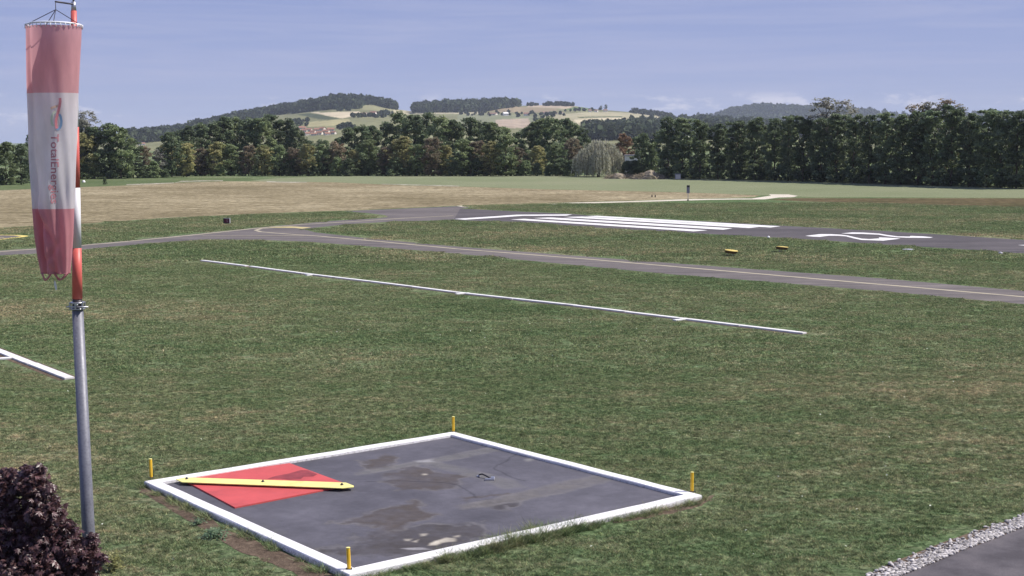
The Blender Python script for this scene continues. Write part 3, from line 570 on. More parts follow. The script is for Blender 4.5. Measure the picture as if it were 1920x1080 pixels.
# far houses
M['plaster'] = simple('pale_plaster', (.68, .62, .54), .9, .1, .08, .5); M['plasterw'] = simple('white_plaster', (.80, .77, .72), .9, .1, .05, .5); M['tile'] = simple('red_roof_tile', (.30, .165, .12), .9, .1, .25, .4); M['tile2'] = simple('brown_roof_tile', (.27, .17, .13), .9, .1, .25, .4)
M['winpane'] = simple('dark_pane', (.04, .045, .055), .2, .5, .1, 1)
def house(H, px, py, wpx, hpx, label, wall, roof, rz, group):
    b = H.at(px, py) if H else G(px, py); d = b.y; w = wpx / F * d; h = hpx / F * d; dp = w * .75; b.z -= .3
    t = thing('far_house', b, label, 'house', group, rz)
    bm = bmesh.new(); hw, hd = w / 2, dp / 2; eh = h * .62
    v = [bm.verts.new(c) for c in [(-hw, -hd, 0), (hw, -hd, 0), (hw, hd, 0), (-hw, hd, 0), (-hw, -hd, eh), (hw, -hd, eh), (hw, hd, eh), (-hw, hd, eh), (-hw, 0, h * .97), (hw, 0, h * .97)]]
    for f in [(0, 1, 5, 4), (2, 3, 7, 6), (1, 2, 6, 9, 5), (3, 0, 4, 8, 7), (3, 2, 1, 0)]: bm.faces.new([v[i] for i in f])
    obj('wall', bm, wall, t)
    bm = bmesh.new(); o = w * .05
    for s in (-1, 1):
        p = [(-hw - o, s * (hd + o), eh - o * .7), (hw + o, s * (hd + o), eh - o * .7), (hw + o, 0, h), (-hw - o, 0, h)]
        q = [bm.verts.new(c) for c in p] + [bm.verts.new((c[0], c[1], c[2] + .25)) for c in p]
        for f in [(0, 1, 2, 3), (4, 7, 6, 5), (0, 4, 5, 1), (2, 6, 7, 3), (1, 5, 6, 2), (3, 7, 4, 0)]: bm.faces.new([q[i] for i in f])
    bmesh.ops.recalc_face_normals(bm, faces=bm.faces); obj('roof', bm, roof, t)
    for k in (-.25, .25):
        bm = bmesh.new(); add_box(bm, Vector((k * w, -hd - .02, eh * .5)), (w * .11, .1, eh * .32)); obj('window', bm, M['winpane'], t)
HS = []
r_ = random.Random(11)
for k in range(13): HS.append((566 + k * 4.8 + r_.uniform(-2, 2), 240 + (k * 5 % 13) + r_.uniform(-1, 1), r_.uniform(9, 13), r_.uniform(5.5, 8), 'v'))
HS.sort()
for k, (x, y, w, h, _) in enumerate(HS): house(H1, x, y + 3, w, h, f'small house with red roof in the village below the left hill, {ORD[k+1]} from left', M['plaster'], M['tile'], r_.uniform(-.6, .6), 'village houses below the left hill')
for x, y, w, h, lb, wl, rf in [(683, 218, 10, 7, 'white farmhouse among hedges right of the pale wheat field', 'plasterw', 'tile2'), (700, 217.5, 11, 9, 'pinkish farmhouse among hedges on the left hill', 'plaster', 'tile'), (925, 216, 14, 5, 'long beige barn at the left of the hillside hamlet', 'plaster', 'tile2'), (948, 217, 9, 7, 'bright white house in the hillside hamlet', 'plasterw', 'plasterw'), (987, 217, 9, 6, 'white house with red roof in the hillside hamlet', 'plasterw', 'tile'), (1023, 213.5, 12, 4.5, 'low brown roofed barn right of the hillside hamlet', 'plaster', 'tile2'), (1041, 214.5, 8, 4, 'small white house right of the hillside hamlet', 'plasterw', 'tile2'), (1052, 213.5, 7, 3.5, 'tiny beige house right of the hillside hamlet', 'plaster', 'tile2'), (1106, 210, 6, 5, 'leftmost white house under the crest trees', 'plasterw', 'tile2'), (1118, 210, 6, 4.5, 'middle white house under the crest trees', 'plasterw', 'tile2'), (1135, 209.6, 7, 5, 'rightmost white house under the two crest trees', 'plasterw', 'tile2'), (1109, 249, 8, 9, 'white house in the valley wood above the willow', 'plasterw', 'tile2'), (262, 264, 9, 5, 'pale house low on the far left slope', 'plaster', 'tile2'), (276, 262, 11, 6, 'long white house on the far left slope', 'plasterw', 'tile'), (291, 261, 7, 7, 'bright white house on the far left slope', 'plasterw', 'tile2'), (266, 272, 11, 5, 'low pale house at the bottom of the far left slope', 'plasterw', 'tile2'), (1295, 226, 9, 5, 'small pinkish house on the wooded rise behind the poplars', 'plaster', 'tile'), (1314, 225, 11, 6, 'pale house with red roof on the wooded rise', 'plaster', 'tile'), (1332, 226, 9, 4.5, 'small pale house right on the wooded rise', 'plaster', 'tile2')]:
    house(H1, x, y, w, h, lb, M[wl], M[rf], r_.uniform(-.5, .5), 'houses on the far hills')

# ------------------------------------------------------------------ trees
def tone_leaf(r, c, size, norm_up=1.5, aspect=1.):
    m = len(c); w = r.normal(size=(m, 3)); w[:, 2] += norm_up; w /= np.linalg.norm(w, axis=1)[:, None]; u = np.cross(w, r.normal(size=(m, 3))); u /= np.linalg.norm(u, axis=1)[:, None] + 1e-9; v = np.cross(w, u)
    s = size * r.uniform(.6, 1.4, (m, 1)); return np.stack([c - u * s, c + v * s * aspect, c + u * s, c - v * s * aspect], 1).reshape(-1, 3)
def crown(name, seed, prof, H, n_cl, per, leaf, cl_r, zlo=0.):
    """clumps of leaves near the surface of a crown whose half width at relative height q is prof(q) * H"""
    r = rng(seed); V, C = [], []
    for k in range(n_cl):
        q = zlo + (1 - zlo) * r.uniform(0, 1) ** .85; a = r.uniform(0, 2 * np.pi); lump = .78 + .3 * math.sin(3 * a + seed + q * 7) + .16 * math.sin(7 * a + q * 13 + seed)
        rad = prof(q) * H * lump * (r.uniform(.25, 1.0) ** .45); cc = np.array([rad * math.cos(a), rad * math.sin(a), q * H]); cr_ = cl_r * r.uniform(.6, 1.35)
        d = r.normal(size=(per, 3)); d /= np.linalg.norm(d, axis=1)[:, None]; d *= r.uniform(.15, 1, (per, 1)) ** .5; c = cc + d * cr_ * np.array([1, 1, .55]); c[:, 2] = np.clip(c[:, 2], .05, None)
        V.append(tone_leaf(r, c, leaf)); tn = r.uniform(.78, 1.25) * r.uniform(.75, 1.25, (per, 1)); C.append(np.repeat(np.repeat(tn, 3, 1), 4, 0))
    V = np.concatenate(V); return npmesh(name, V, np.arange(len(V)).reshape(-1, 4), np.concatenate(C))
def trunk(name, seed, H, r0, top=.75, limbs=7):
    r = random.Random(seed); bm = bmesh.new(); pts = [Vector((0, 0, -.1))]; 
    for k in range(1, 7): pts.append(Vector((r.uniform(-.02, .02) * H, r.uniform(-.02, .02) * H, H * top * k / 6)))
    add_tube(bm, pts, [r0 * (1 - .13 * k) for k in range(7)], 7)
    for k in range(limbs):
        b = pts[1 + k % 5]; a = r.uniform(0, 6.28); l = H * r.uniform(.15, .26); e = b + Vector((math.cos(a) * l, math.sin(a) * l, l * r.uniform(.6, 1.2)))
        add_tube(bm, [b, b.lerp(e, .5) + Vector((0, 0, .04 * H)), e], [r0 * .4, r0 * .25, r0 * .08], 5)
    bmesh.ops.recalc_face_normals(bm, faces=bm.faces); me = bpy.data.meshes.new(name); bm.to_mesh(me); bm.free(); return me
M['bark'] = simple('bark', (.10, .08, .06), .95, .1, .3, 6)
rnd = lambda q: .33 * math.sqrt(max(0, 1 - (2 * (q * .97 + .0) - 1) ** 2)) * (1.12 - .3 * q) + .02
pop = lambda q: .17 * min(1, (q * 9 + .35)) * max(0, 1 - max(0, q - .72) ** 2 * 9.5) ** .5 + .012
air = lambda q: .15 * math.sqrt(max(0, 1 - (2 * q - 1.05) ** 2)) + .01
bus = lambda q: .5 * math.sqrt(max(0, 1 - q * q)) + .02
HT = 12.
PRO = {}
for k in range(3): PRO['round', k] = (crown('crown', 20 + k, rnd, HT, 105, 84, .17, .9, .04), trunk('trunk', k, HT, .22))
for k in range(3): PRO['poplar', k] = (crown('crown', 40 + k, pop, HT, 130, 72, .15, .66, .03), trunk('trunk', 10 + k, HT, .2, .85, 9))
for k in range(2): PRO['airy', k] = (crown('crown', 60 + k, air, HT, 70, 26, .11, .55, .25), trunk('trunk', 20 + k, HT, .16, .95, 12))
for k in range(2): PRO['bush', k] = (crown('crown', 80 + k, bus, HT, 110, 60, .30, 1.5, 0.), trunk('trunk', 30 + k, HT, .25, .5, 5))
_lm = leaf_mat
def leaf_mat(n, a, b, *k, **q): return _lm(n, tuple(x * LB * s for x, s in zip(a, LS)), tuple(x * LB * s for x, s in zip(b, LS)), *k, **q)
LB = 2.95; LS = (1.06, .94, 1.35)
LM = {'dark': leaf_mat('dark_leaves', (.034, .052, .020), (.062, .085, .030)), 'mid': leaf_mat('green_leaves', (.050, .075, .025), (.085, .110, .036)), 'olive': leaf_mat('olive_leaves', (.080, .095, .028), (.135, .135, .045)), 'rust': leaf_mat('rusty_leaves', (.060, .062, .027), (.092, .078, .038)), 'orange': leaf_mat('orange_leaves', (.070, .055, .024), (.105, .072, .032)), 'pop': leaf_mat('poplar_leaves', (.040, .062, .024), (.075, .10, .038), .45, .4, .4), 'grey': leaf_mat('greyish_leaves', (.07, .085, .045), (.12, .125, .075))}
TREES = []
def tree(kind, var, px, base, top, wfac, mt, name, label, cat='tree', group=None, d=None):
    b = G(px, base) if d is None else Vector((ray(px, base).x / ray(px, base).y * d, d, 0))
    e = yaz(px, top)[1]; h = CH + e * b.y; s = h / HT
    rr = random.Random(int(px * 7 + top * 3)); t = thing(name, b, label, cat, group, rr.uniform(0, 6.28)); cm, tm = PRO[kind, var]
    for nm, me, m in (('trunk', tm, M['bark']), ('crown', cm, LM[mt])):
        if not me.materials: me.materials.append(m)
        o = bpy.data.objects.new(nm, me); link(o, t); o.material_slots[0].link = 'OBJECT'; o.material_slots[0].material = m
        o.scale = (s * wfac, s * wfac, s) if nm == 'crown' else (s, s, s * .95)
    return t
rr = random.Random(3)
rows = {'back': [], 'front': [], 'poplar': [], 'left': []}
SKY1 = [(330, 246), (345, 238), (380, 228), (420, 220), (480, 219), (545, 222), (558, 238), (566, 262), (600, 266), (628, 262), (640, 244), (680, 236), (720, 230), (745, 214), (790, 212), (820, 220), (870, 222), (920, 226), (945, 240), (970, 246), (990, 238), (1010, 228), (1050, 222), (1085, 228), (1100, 262), (1130, 268), (1165, 266), (1185, 258), (1225, 256), (1245, 232)]
x = 332
while x < 1240:
    w = rr.uniform(20, 27); y = float(interp(SKY1, x)) + rr.uniform(-3, 6); rows['back'].append((x, y, rr.uniform(332, 352))); x += w
FT = [(330, 262), (400, 276), (470, 276), (560, 274), (600, 278), (640, 274), (720, 266), (800, 262), (900, 268), (1000, 262), (1080, 264)]
x = 318
while x < 1085:
    w = rr.uniform(25, 34); y = float(interp(FT, x)) + rr.uniform(-10, 14); rows['front'].append((x, y, 329.5 + rr.uniform(-.4, .8))); x += w
SKY3 = [(1240, 226), (1270, 222), (1300, 226), (1330, 238), (1360, 224), (1420, 220), (1500, 219), (1560, 216), (1600, 212), (1680, 216), (1710, 206), (1780, 203), (1800, 210), (1850, 208), (1920, 210), (2000, 206)]
PB = [(1240, 334), (1450, 338.5), (1700, 346.5), (1960, 355)]
x = 1252
while x < 1960:
    w = rr.uniform(26, 36); rows['poplar'].append((x, float(interp(SKY3, x)) + rr.uniform(-5, 6), float(interp(PB, x)))); x += w
for k, (x, y, d) in enumerate(rows['back']): tree('round', k % 3, x, 328, y, rr.uniform(.8, .98), rr.choice(['dark', 'dark', 'mid', 'dark']), 'broadleaf_tree', f'dark green broadleaf tree in the tall back row, {ORD[k+1]} from the left', group='trees of the tall back row', d=d)
cyc = ['olive', 'mid', 'dark', 'rust', 'olive', 'mid', 'olive', 'mid', 'mid', 'olive', 'olive']
cn = {'olive': 'yellowish green', 'mid': 'green', 'dark': 'dark green', 'rust': 'rusty green'}
for k, (x, y, b) in enumerate(rows['front']):
    c = cyc[(k * 7 + k // 3) % len(cyc)]; tree('round', (k + 1) % 3, x, b, y, rr.uniform(.95, 1.2), c, 'broadleaf_tree', f'{cn[c]} rounded tree in the lower front row, {ORD[k+1]} from the left', group='trees of the lower front row')
for k, (x, y, b) in enumerate(rows['poplar']):
    tree('poplar', k % 3, x, b, y, rr.uniform(.8, 1.1), rr.choice(['pop', 'pop', 'dark']), 'poplar_tree', f'tall dense poplar in the row at right, {ORD[k+1]} from the willow end', group='poplars in the right hand row')
for k, (x, y) in enumerate([(1268, 236), (1310, 240), (1352, 232), (1395, 228), (1440, 226), (1482, 228), (1525, 224), (1570, 224), (1612, 222), (1655, 224), (1698, 218), (1740, 216), (1782, 216), (1825, 218), (1868, 216), (1912, 216)]):
    tree('round', k % 3, x, 328, y + 12, .85, 'mid', 'broadleaf_tree', f'shaded tree behind the poplar row, {ORD[k+1]} from the willow end', group='trees behind the poplars', d=float(interp(PB, x)) * 0 + float(G(x, interp(PB, x)).y) + 9)
LT = [(-20, 262, 347, 'dark', 'round'), (12, 268, 347, 'mid', 'round'), (40, 272, 346, 'dark', 'round'), (70, 250, 342, 'dark', 'round'), (110, 240, 338, 'dark', 'round'), (150, 226, 335, 'grey', 'round'), (178, 240, 335, 'dark', 'round'), (205, 234, 335, 'dark', 'round'), (228, 238, 335, 'mid', 'round'), (165, 252, 335.5, 'olive', 'round'), (250, 262, 334, 'dark', 'round'), (274, 276, 333.5, 'rust', 'round'), (300, 282, 333, 'grey', 'round'), (322, 250, 332.5, 'dark', 'round'), (350, 270, 332, 'olive', 'round')]
LT.sort()
for k, (x, y, b, c, kd) in enumerate(LT): tree(kd, k % 3, x, b, y, .95, c, 'broadleaf_tree', f'tree of the left wood behind the windsock, {ORD[k+1]} from the left edge', group='trees of the left wood')
tree('airy', 0, 163, 334, 210, 1.5, 'grey', 'airy_tree', 'thin airy grey green tree top rising just right of the windsock')
tree('airy', 1, 1545, 336, 182, 1.5, 'grey', 'airy_tree', 'tall airy tree rising above the poplars near the cloud', d=262); tree('airy', 0, 1580, 336, 190, 1.3, 'grey', 'airy_tree', 'thin airy tree just right of the tallest airy tree', d=260)
for k, x in enumerate((1712, 1740, 1768, 1790)): tree('airy', k % 2, x, 340, (198, 190, 188, 194)[k], 1.2, 'rust' if k % 2 == 0 else 'grey', 'airy_tree', f'sparse topped tree above the right poplars, {ORD[k+1]} from the left', group='sparse topped trees', d=248)
tree('round', 1, 1170, 328, 252, .8, 'orange', 'autumn_tree', 'orange autumn coloured tree right of the willow', d=326)
tree('round', 2, 1205, 331, 252, .8, 'dark', 'broadleaf_tree', 'dark tree between the orange tree and the poplars', d=300)
tree('round', 0, 1222, 332, 268, .7, 'mid', 'broadleaf_tree', 'green lower tree behind the brush pile', d=300)
for x, w, t_, lb in [(1127, .8, 198, 'left one of two round trees on the hill crest'), (1136, 1., 196, 'right one of two round trees on the hill crest')]:
    b = H1.at(x, 207); t = thing('crest_tree', b, lb, 'tree', 'pair of trees on the hill crest'); s = 13 * w / HT
    for nm, me, m in (('trunk', PRO['round', 0][1], M['bark']), ('crown', PRO['round', 0][0], LM['dark'])):
        o = bpy.data.objects.new(nm, me); link(o, t); o.scale = (s, s, s); o.material_slots[0].link = 'OBJECT'; o.material_slots[0].material = m
# undergrowth at the feet of the tree rows
us = [(x, 329.8 + rr.uniform(-.5, .5), rr.uniform(296, 312)) for x in range(325, 1090, 22)] + [(x, float(interp(PB, x)) - .6, float(interp(PB, x)) - rr.uniform(20, 32)) for x in range(1250, 1960, 24)] + [(x, float(interp([(-20, 347.6), (70, 343), (150, 336), (320, 333)], x)), float(interp([(-20, 347.6), (70, 343), (150, 336), (320, 333)], x)) - rr.uniform(14, 30)) for x in range(-20, 325, 22)]
us.sort(); zc_ = {}
for k, (x, b, t_) in enumerate(us):
    zn = 'left wood' if x < 325 else 'front tree row' if x < 1200 else 'poplar row'; zc_[zn] = zc_.get(zn, 0) + 1
    tree('bush', k % 2, x, b, t_, rr.uniform(.9, 1.3), rr.choice(['dark', 'dark', 'mid']), 'undergrowth_bush', f'dark bush at the foot of the {zn}, {ORD[zc_[zn]]} from the left', 'bush', 'bushes at the foot of the tree rows')
tree('bush', 0, 197, 346, 332, .55, 'dark', 'field_bush', 'lone small dark bush on the lawn strip right of the windsock', 'bush')
tree('bush', 1, 1290, 376.6, 373, .9, 'dark', 'sign_bush', 'tuft of weeds round the foot of the roadside board', 'bush')
# weeping willow
def willow():
    r = rng(91); b = G(1122, 331.5); top = CH + yaz(1122, 259)[1] * b.y; hw = 47 / F * b.y; V, C = [], []
    for k in range(800):
        a = r.uniform(0, 6.28); q = r.uniform(.0, 1.) ** .5; lump = .82 + .22 * math.sin(4 * a + 1) ; x, y = math.cos(a) * q * hw * lump, math.sin(a) * q * hw * lump
        z0 = top * (1 - .42 * q ** 2.2) * r.uniform(.84, 1.) * (.93 + .09 * math.sin(5 * a + 2)); ln = z0 * r.uniform(.4, .98) if q > .45 else z0 * r.uniform(.1, .6); n = int(8 + ln * 6)
        s = np.linspace(0, 1, n)[:, None]; c = np.array([[x, y, z0]]) + np.hstack([s * math.cos(a) * .35 * np.sqrt(s), s * math.sin(a) * .35 * np.sqrt(s), -s * ln]) + r.normal(0, .07, (n, 3)); c[:, 2] = np.clip(c[:, 2], .15, None)
        u = np.tile([[0, 0, 1.]], (n, 1)) + r.normal(0, .25, (n, 3)); ang = r.uniform(0, 6.28, n); v = np.stack([np.cos(ang), np.sin(ang), 0 * ang], 1); sl = r.uniform(.12, .24, (n, 1)); sw = sl * .42
        V.append(np.stack([c - u * sl, c + v * sw, c + u * sl, c - v * sw], 1).reshape(-1, 3)); C.append(np.repeat(np.repeat(r.uniform(.7, 1.3) * r.uniform(.8, 1.2, (n, 1)), 3, 1), 4, 0))
    V = np.concatenate(V); t = thing('weeping_willow', b, 'pale green weeping willow with hanging strands in front of the wood', 'tree')
    obj('crown', npmesh('crown', V, np.arange(len(V)).reshape(-1, 4), np.concatenate(C)), leaf_mat('willow_leaves', (.10, .115, .058), (.15, .16, .085), .5, .3), t); obj('trunk', trunk('trunk', 77, top, .35, .7, 9), M['bark'], t)
willow()
# brush piles
def brush(px, base, top, wpx, label, seed):
    r = random.Random(seed); b = G(px, base); h = (base - top) / F * b.y; w = wpx / F * b.y / 2; t = thing('brush_pile', b, label, 'brush pile')
    bm = bmesh.new(); bmesh.ops.create_icosphere(bm, subdivisions=4, radius=1)
    for v in bm.verts:
        n = math.sin(v.co.x * 5 + seed) * .1 + r.uniform(-.09, .09); v.co = Vector((v.co.x * w * (1 + n), v.co.y * w * .5 * (1 + n), max(-.05, v.co.z * h * (.8 + n + .25 * math.sin(v.co.x * 4 + seed)))))
    obj('mound', bm, M['twigs'], t)
    bm = bmesh.new()
    for k in range(260):
        x = r.uniform(-1, 1); y = r.uniform(-.7, .5); z = max(0, 1 - x * x - y * y) ** .5 * h * .75; p = Vector((x * w, y * w * .5, z)); d = Vector((r.uniform(-1, 1), r.uniform(-.6, .6), r.uniform(-.1, .8))).normalized() * r.uniform(.4, 1.1); add_tube(bm, [p - d * .4, p + d * .6], [.05, .02], 4, False)
    obj('twigs', bm, M['twigs'], t)
M['twigs'] = simple('dead_twigs', (.30, .25, .18), .95, .1, .35, 2)
brush(1216, 336, 321.5, 62, 'taller grey brown pile of cut branches right of the willow', 1); brush(1163, 335, 326, 60, 'low green brown pile of cut branches at the willow foot', 2)
# ------------------------------------------------------------------ small objects out on the airfield
M['grey'] = simple('grey_metal', (.34, .34, .37), .5, .4, .1, 6); M['black'] = simple('black_paint', (.02, .017, .02), .5, .4, .2, 5); M['signred'] = simple('sign_red', (.12, .012, .03), .5, .4, .1, 5); M['signmark'] = simple('faded_sign_mark', (.32, .20, .24), .6, .3, .1, 5); M['brown'] = simple('brown_and_rim_shade', (.11, .065, .03), .8, .2, .2, 4)
b = G(425.5, 420.6); sc = b.y / F
t = thing('runway_sign', b, 'small dark red box sign standing on the grass beside the taxiway', 'sign', rz=R(-8))
w, h = 12.4 * sc, 9.6 * sc; dp = .22
bm = bmesh.new(); add_box(bm, Vector((0, 0, .1 + h / 2)), (w, dp, h)); bevel(bm, .012, 1); obj('housing', bm, M['grey'], t)
bm = bmesh.new(); add_box(bm, Vector((0, -dp / 2 - .008, .1 + h / 2)), (w * .97, .012, h * .97)); fr = obj('face', bm, M['black'], t)
bm = bmesh.new(); add_box(bm, Vector((.02, -dp / 2 - .018, .1 + h / 2)), (w * .66, .008, h * .72)); obj('red_field', bm, M['signred'], fr)
bm = bmesh.new(); x0 = w * .10
add_box(bm, Vector((x0, -dp / 2 - .026, .1 + h * .52)), (w * .07, .006, h * .5)); add_box(bm, Vector((x0 + w * .10, -dp / 2 - .026, .1 + h * .32)), (w * .16, .006, h * .09)); add_box(bm, Vector((x0 + w * .10, -dp / 2 - .026, .1 + h * .70)), (w * .16, .006, h * .09)); obj('sign_mark', bm, M['signmark'], fr)
for s in (-1, 1): tube_obj('foot', [(s * w * .38, 0, -.02), (s * w * .38, 0, .11)], .03, M['grey'], t, 8)
# yellow edge markers
def marker(px, base, wpx, label, rz):
    b = G(px, base); sc = b.y / F; w = wpx * sc / 2; t = thing('edge_marker', b, label, 'edge marker', 'yellow edge markers between taxiway and runway', rz)
    n = 20; zt = .36; tilt = Matrix.Rotation(R(4.5), 3, 'Y') @ Matrix.Rotation(R(2.5), 3, 'X')
    def ring(bm, r, z): return [bm.verts.new(tilt @ Vector((r * math.cos(i * 2 * math.pi / n), r * math.sin(i * 2 * math.pi / n), z - zt)) + Vector((0, 0, zt))) for i in range(n)]
    bm = bmesh.new(); R0 = ring(bm, w * .80, zt - .17); R1 = ring(bm, w * .97, zt - .02); R2 = ring(bm, w, zt)
    for a, c in ((R0, R1), (R1, R2)):
        for i in range(n): bm.faces.new((a[i], a[(i + 1) % n], c[(i + 1) % n], c[i]))
    bm.faces.new(R0[::-1]); bm.faces.new(R2); obj('body', bm, M['brown'], t)  # brown sides: shade on the rim put into the body colour
    bm = bmesh.new(); R3 = ring(bm, w * .985, zt + .003); R4 = ring(bm, w * .93, zt + .035); R5 = ring(bm, w * .25, zt + .06)
    for a, c in ((R3, R4), (R4, R5)):
        for i in range(n): bm.faces.new((a[i], a[(i + 1) % n], c[(i + 1) % n], c[i]))
    bm.faces.new(R5); obj('yellow_top', bm, M['ybar2'], t)
    for i in range(3):
        a = i * 2.094 + .5; tube_obj('leg', [(math.cos(a) * w * .55, math.sin(a) * w * .55, -.02), (math.cos(a) * w * .5, math.sin(a) * w * .5, zt - .14)], .022, M['grey'], t, 6)
M['ybar2'] = simple('marker_yellow', (.66, .50, .14), .6, .3, .12, 4)
marker(1371, 480, 26, 'nearer yellow disc marker on short legs in the grass', .2); marker(1466, 473, 24, 'farther yellow disc marker on short legs in the grass', 1.1)
# roadside board
b = G(1290, 375.2); sc = b.y / F; t = thing('notice_board', b, 'narrow upright grey board on a post beside the pale gravel road', 'sign', rz=.1)
tube_obj('post', [(0, 0, -.05), (0, 0, 27.5 * sc)], .045, M['grey'], t, 8)
bm = bmesh.new(); add_box(bm, Vector((0, -.06, 20.4 * sc)), (5.8 * sc, .05, 15 * sc)); bevel(bm, .01, 1); bd = obj('board', bm, M['boardgrey'] if 'boardgrey' in M else simple('board_grey', (.20, .19, .23), .6, .3, .15, 4), t)
bm = bmesh.new(); add_box(bm, Vector((0, -.09, 26 * sc)), (5.6 * sc, .02, 3.4 * sc)); obj('header', bm, M['black'], bd)
for k, (x, y) in enumerate([(1222.5, 369.5), (1228.6, 370)]):
    b = G(x, y); t = thing('marker_stub', b, ('left' if k == 0 else 'right') + ' one of two dark stubs in the stubble by the gravel road', 'post', 'pair of dark stubs'); tube_obj('stub', [(0, 0, -.03), (0, 0, .30)], [.085, .075], M['black'], t, 8); tube_obj('cap', [(0, 0, .30), (0, 0, .33)], [.1, .08], M['brown'], t, 8)
b = G(1271, 336); sc = b.y / F; t = thing('field_cabinet', b, 'pale grey box cabinet at the foot of the poplars', 'cabinet'); bm = bmesh.new(); add_box(bm, Vector((0, 0, .5)), (1.05, .7, 1.0)); bevel(bm, .03, 1); obj('body', bm, M['grey'], t); bm = bmesh.new(); add_box(bm, Vector((0, -.36, .5)), (.9, .02, .8)); obj('door', bm, M['plaster'], t); bm = bmesh.new(); add_box(bm, Vector((0, 0, 1.04)), (1.15, .8, .06)); obj('lid', bm, M['grey'], t)
def stone(px, y, w, h, label, mat, nm):
    b = G(px, y); bm = bmesh.new(); bmesh.ops.create_icosphere(bm, subdivisions=2, radius=1); q = random.Random(int(px))
    for v in bm.verts: v.co = Vector((v.co.x * w / 2 * q.uniform(.9, 1.05), v.co.y * w / 2, max(-.03, v.co.z * h)))
    o = obj(nm, bm, mat); o.location = b; tag(o, label, nm.split('_')[-1])
stone(1441, 446, .26, .16, 'small white stone at the near runway edge by the stripes', M['kerb'], 'edge_stone')
stone(1704, 468, 1.0, .06, 'flat pale slab in the grass below the painted number', M['grey'], 'flat_slab')
stone(1876, 476, .34, .15, 'rounded pale stone near the right end of the runway', M['grey'], 'edge_stone')
stone(157, 342, .7, .45, 'white boulder on the lawn strip right of the windsock', M['kerb'], 'lawn_boulder')
# pale shed seen through the gaps beside the poplars
for k, (x, w, lb) in enumerate([(1186, 26, 'white shed glimpsed between the willow and the poplars'), (1259, 24, 'white shed glimpsed through the gap left of the first poplars')]):
    d = 312; a = yaz(x)[0]; t = thing('white_shed', (a * d, d, 0), lb, 'shed', 'white sheds behind the trees'); W_ = w / F * d; zt = CH + yaz(x, 292)[1] * d
    bm = bmesh.new(); add_box(bm, Vector((0, 0, zt / 2)), (W_, 4, zt)); obj('wall', bm, M['plasterw'], t); bm = bmesh.new(); add_box(bm, Vector((0, 0, zt + .1)), (W_ + .4, 4.4, .2)); obj('roof', bm, M['grey'], t); bm = bmesh.new(); add_box(bm, Vector((0, -2.02, 1.1)), (1.1, .08, 2.2)); obj('door', bm, M['grey'], t)

for k, x in enumerate((1176, 1190, 1200, 1250, 1262)): tree('bush', k % 2, x, 331.5, 303 - k % 2, 1.0, 'dark', 'undergrowth_bush', f'dark bush before the white sheds, {ORD[k+1]} from the left', 'bush', 'bushes before the white sheds')
# ------------------------------------------------------------------ windsock mast
Yp = 17.0
pbot, phin, ptop = PD(165, 980, Yp), PD(145.2, 572, Yp), PD(138.0, 8, Yp)
d_ = (phin - pbot).normalized(); base = pbot + d_ * ((0 - pbot.z) / d_.z)
mast = thing('windsock_mast', base, 'tall galvanised mast with red and white banded upper tube', 'mast')
def m_galv():
    m, t, p = mat_base('galvanised_steel', .5, .5); p.inputs['Metallic'].default_value = .15
    vec = N(t, 'ShaderNodeTexCoord').outputs['Object']; n = noise(t, 9, 6, .7, vec); v = N(t, 'ShaderNodeTexVoronoi'); v.inputs['Scale'].default_value = 34; L(t, vec, v.inputs['Vector'])
    c = ramp(t, n, [(.3, (.10, .10, .125)), (.7, (.17, .17, .20))]); c = mix(t, .5, c, ramp(t, v.outputs['Distance'], [(0, (.12, .12, .145)), (.6, (.21, .21, .24))])); c = mix(t, mrange(t, noise(t, 22, 4, .7, vec), .66, .72, 0, .7), c, (.38, .38, .40))
    L(t, c, p.inputs['Base Color']); L(t, mrange(t, n, .3, .7, .4, .6), p.inputs['Roughness']); return m
M['galv'] = m_galv(); M['bandred'] = simple('band_red', (.58, .12, .10), .45, .4, .1, 6); M['bandwhite'] = simple('band_white', (.72, .71, .74), .45, .4, .05, 6)
up = lambda p: p - base
tube_obj('lower_tube', [up(base), up(phin) - d_ * .06], [.090, .065], M['galv'], mast, 24)
pts_y = [560, 463, 349, 235, 121, 20]; rads = [.060, .055, .048, .043, .038, .034]
for k in range(5):
    f0 = (pts_y[k] - 8) / (572 - 8); f1 = (pts_y[k + 1] - 8) / (572 - 8)
    tube_obj('band', [up(ptop.lerp(phin, f0)), up(ptop.lerp(phin, f1))], [rads[k], rads[k + 1]], M['bandred' if k % 2 == 0 else 'bandwhite'], mast, 24)
hin = thing_h = obj('hinge', bmesh.new(), None, mast)
bm = bmesh.new(); q = up(phin)
for dz in (-.045, .03): add_tube(bm, [q + Vector((0, 0, dz - .008)), q + Vector((0, 0, dz + .008))], .084, 20)
for dx, dy in ((-.075, -.05), (.075, -.05), (-.075, .05), (.075, .05), (0, -.085)): add_box(bm, q + Vector((dx, dy, -.005)), (.016, .016, .085))
add_tube(bm, [q + Vector((-.11, -.075, -.015)), q + Vector((.15, -.075, -.015))], .009, 8); add_tube(bm, [q + Vector((.02, -.1, .01)), q + Vector((.02, .1, .01))], .009, 8)
bmesh.ops.recalc_face_normals(bm, faces=bm.faces); bm.to_mesh(hin.data); bm.free(); hin.data.materials.append(M['steel'])
tube_obj('inner_stub', [q + Vector((0, 0, -.07)), q + Vector((0, 0, .09))], .055, M['bolt'], mast, 16)
# swivel head and arm
aend = PD(104, 3, Yp - .42); sw = up(ptop)
tube_obj('swivel', [sw + Vector((0, 0, -.08)), sw + Vector((0, 0, .03))], [.03, .026], M['steel'], mast, 14); tube_obj('spindle', [sw + Vector((0, 0, .03)), sw + Vector((0, 0, .25))], .012, M['bolt'], mast, 8)
arm = tube_obj('swivel_arm', [sw + Vector((0, 0, .0)), up(aend)], .010, M['bolt'], mast, 8)

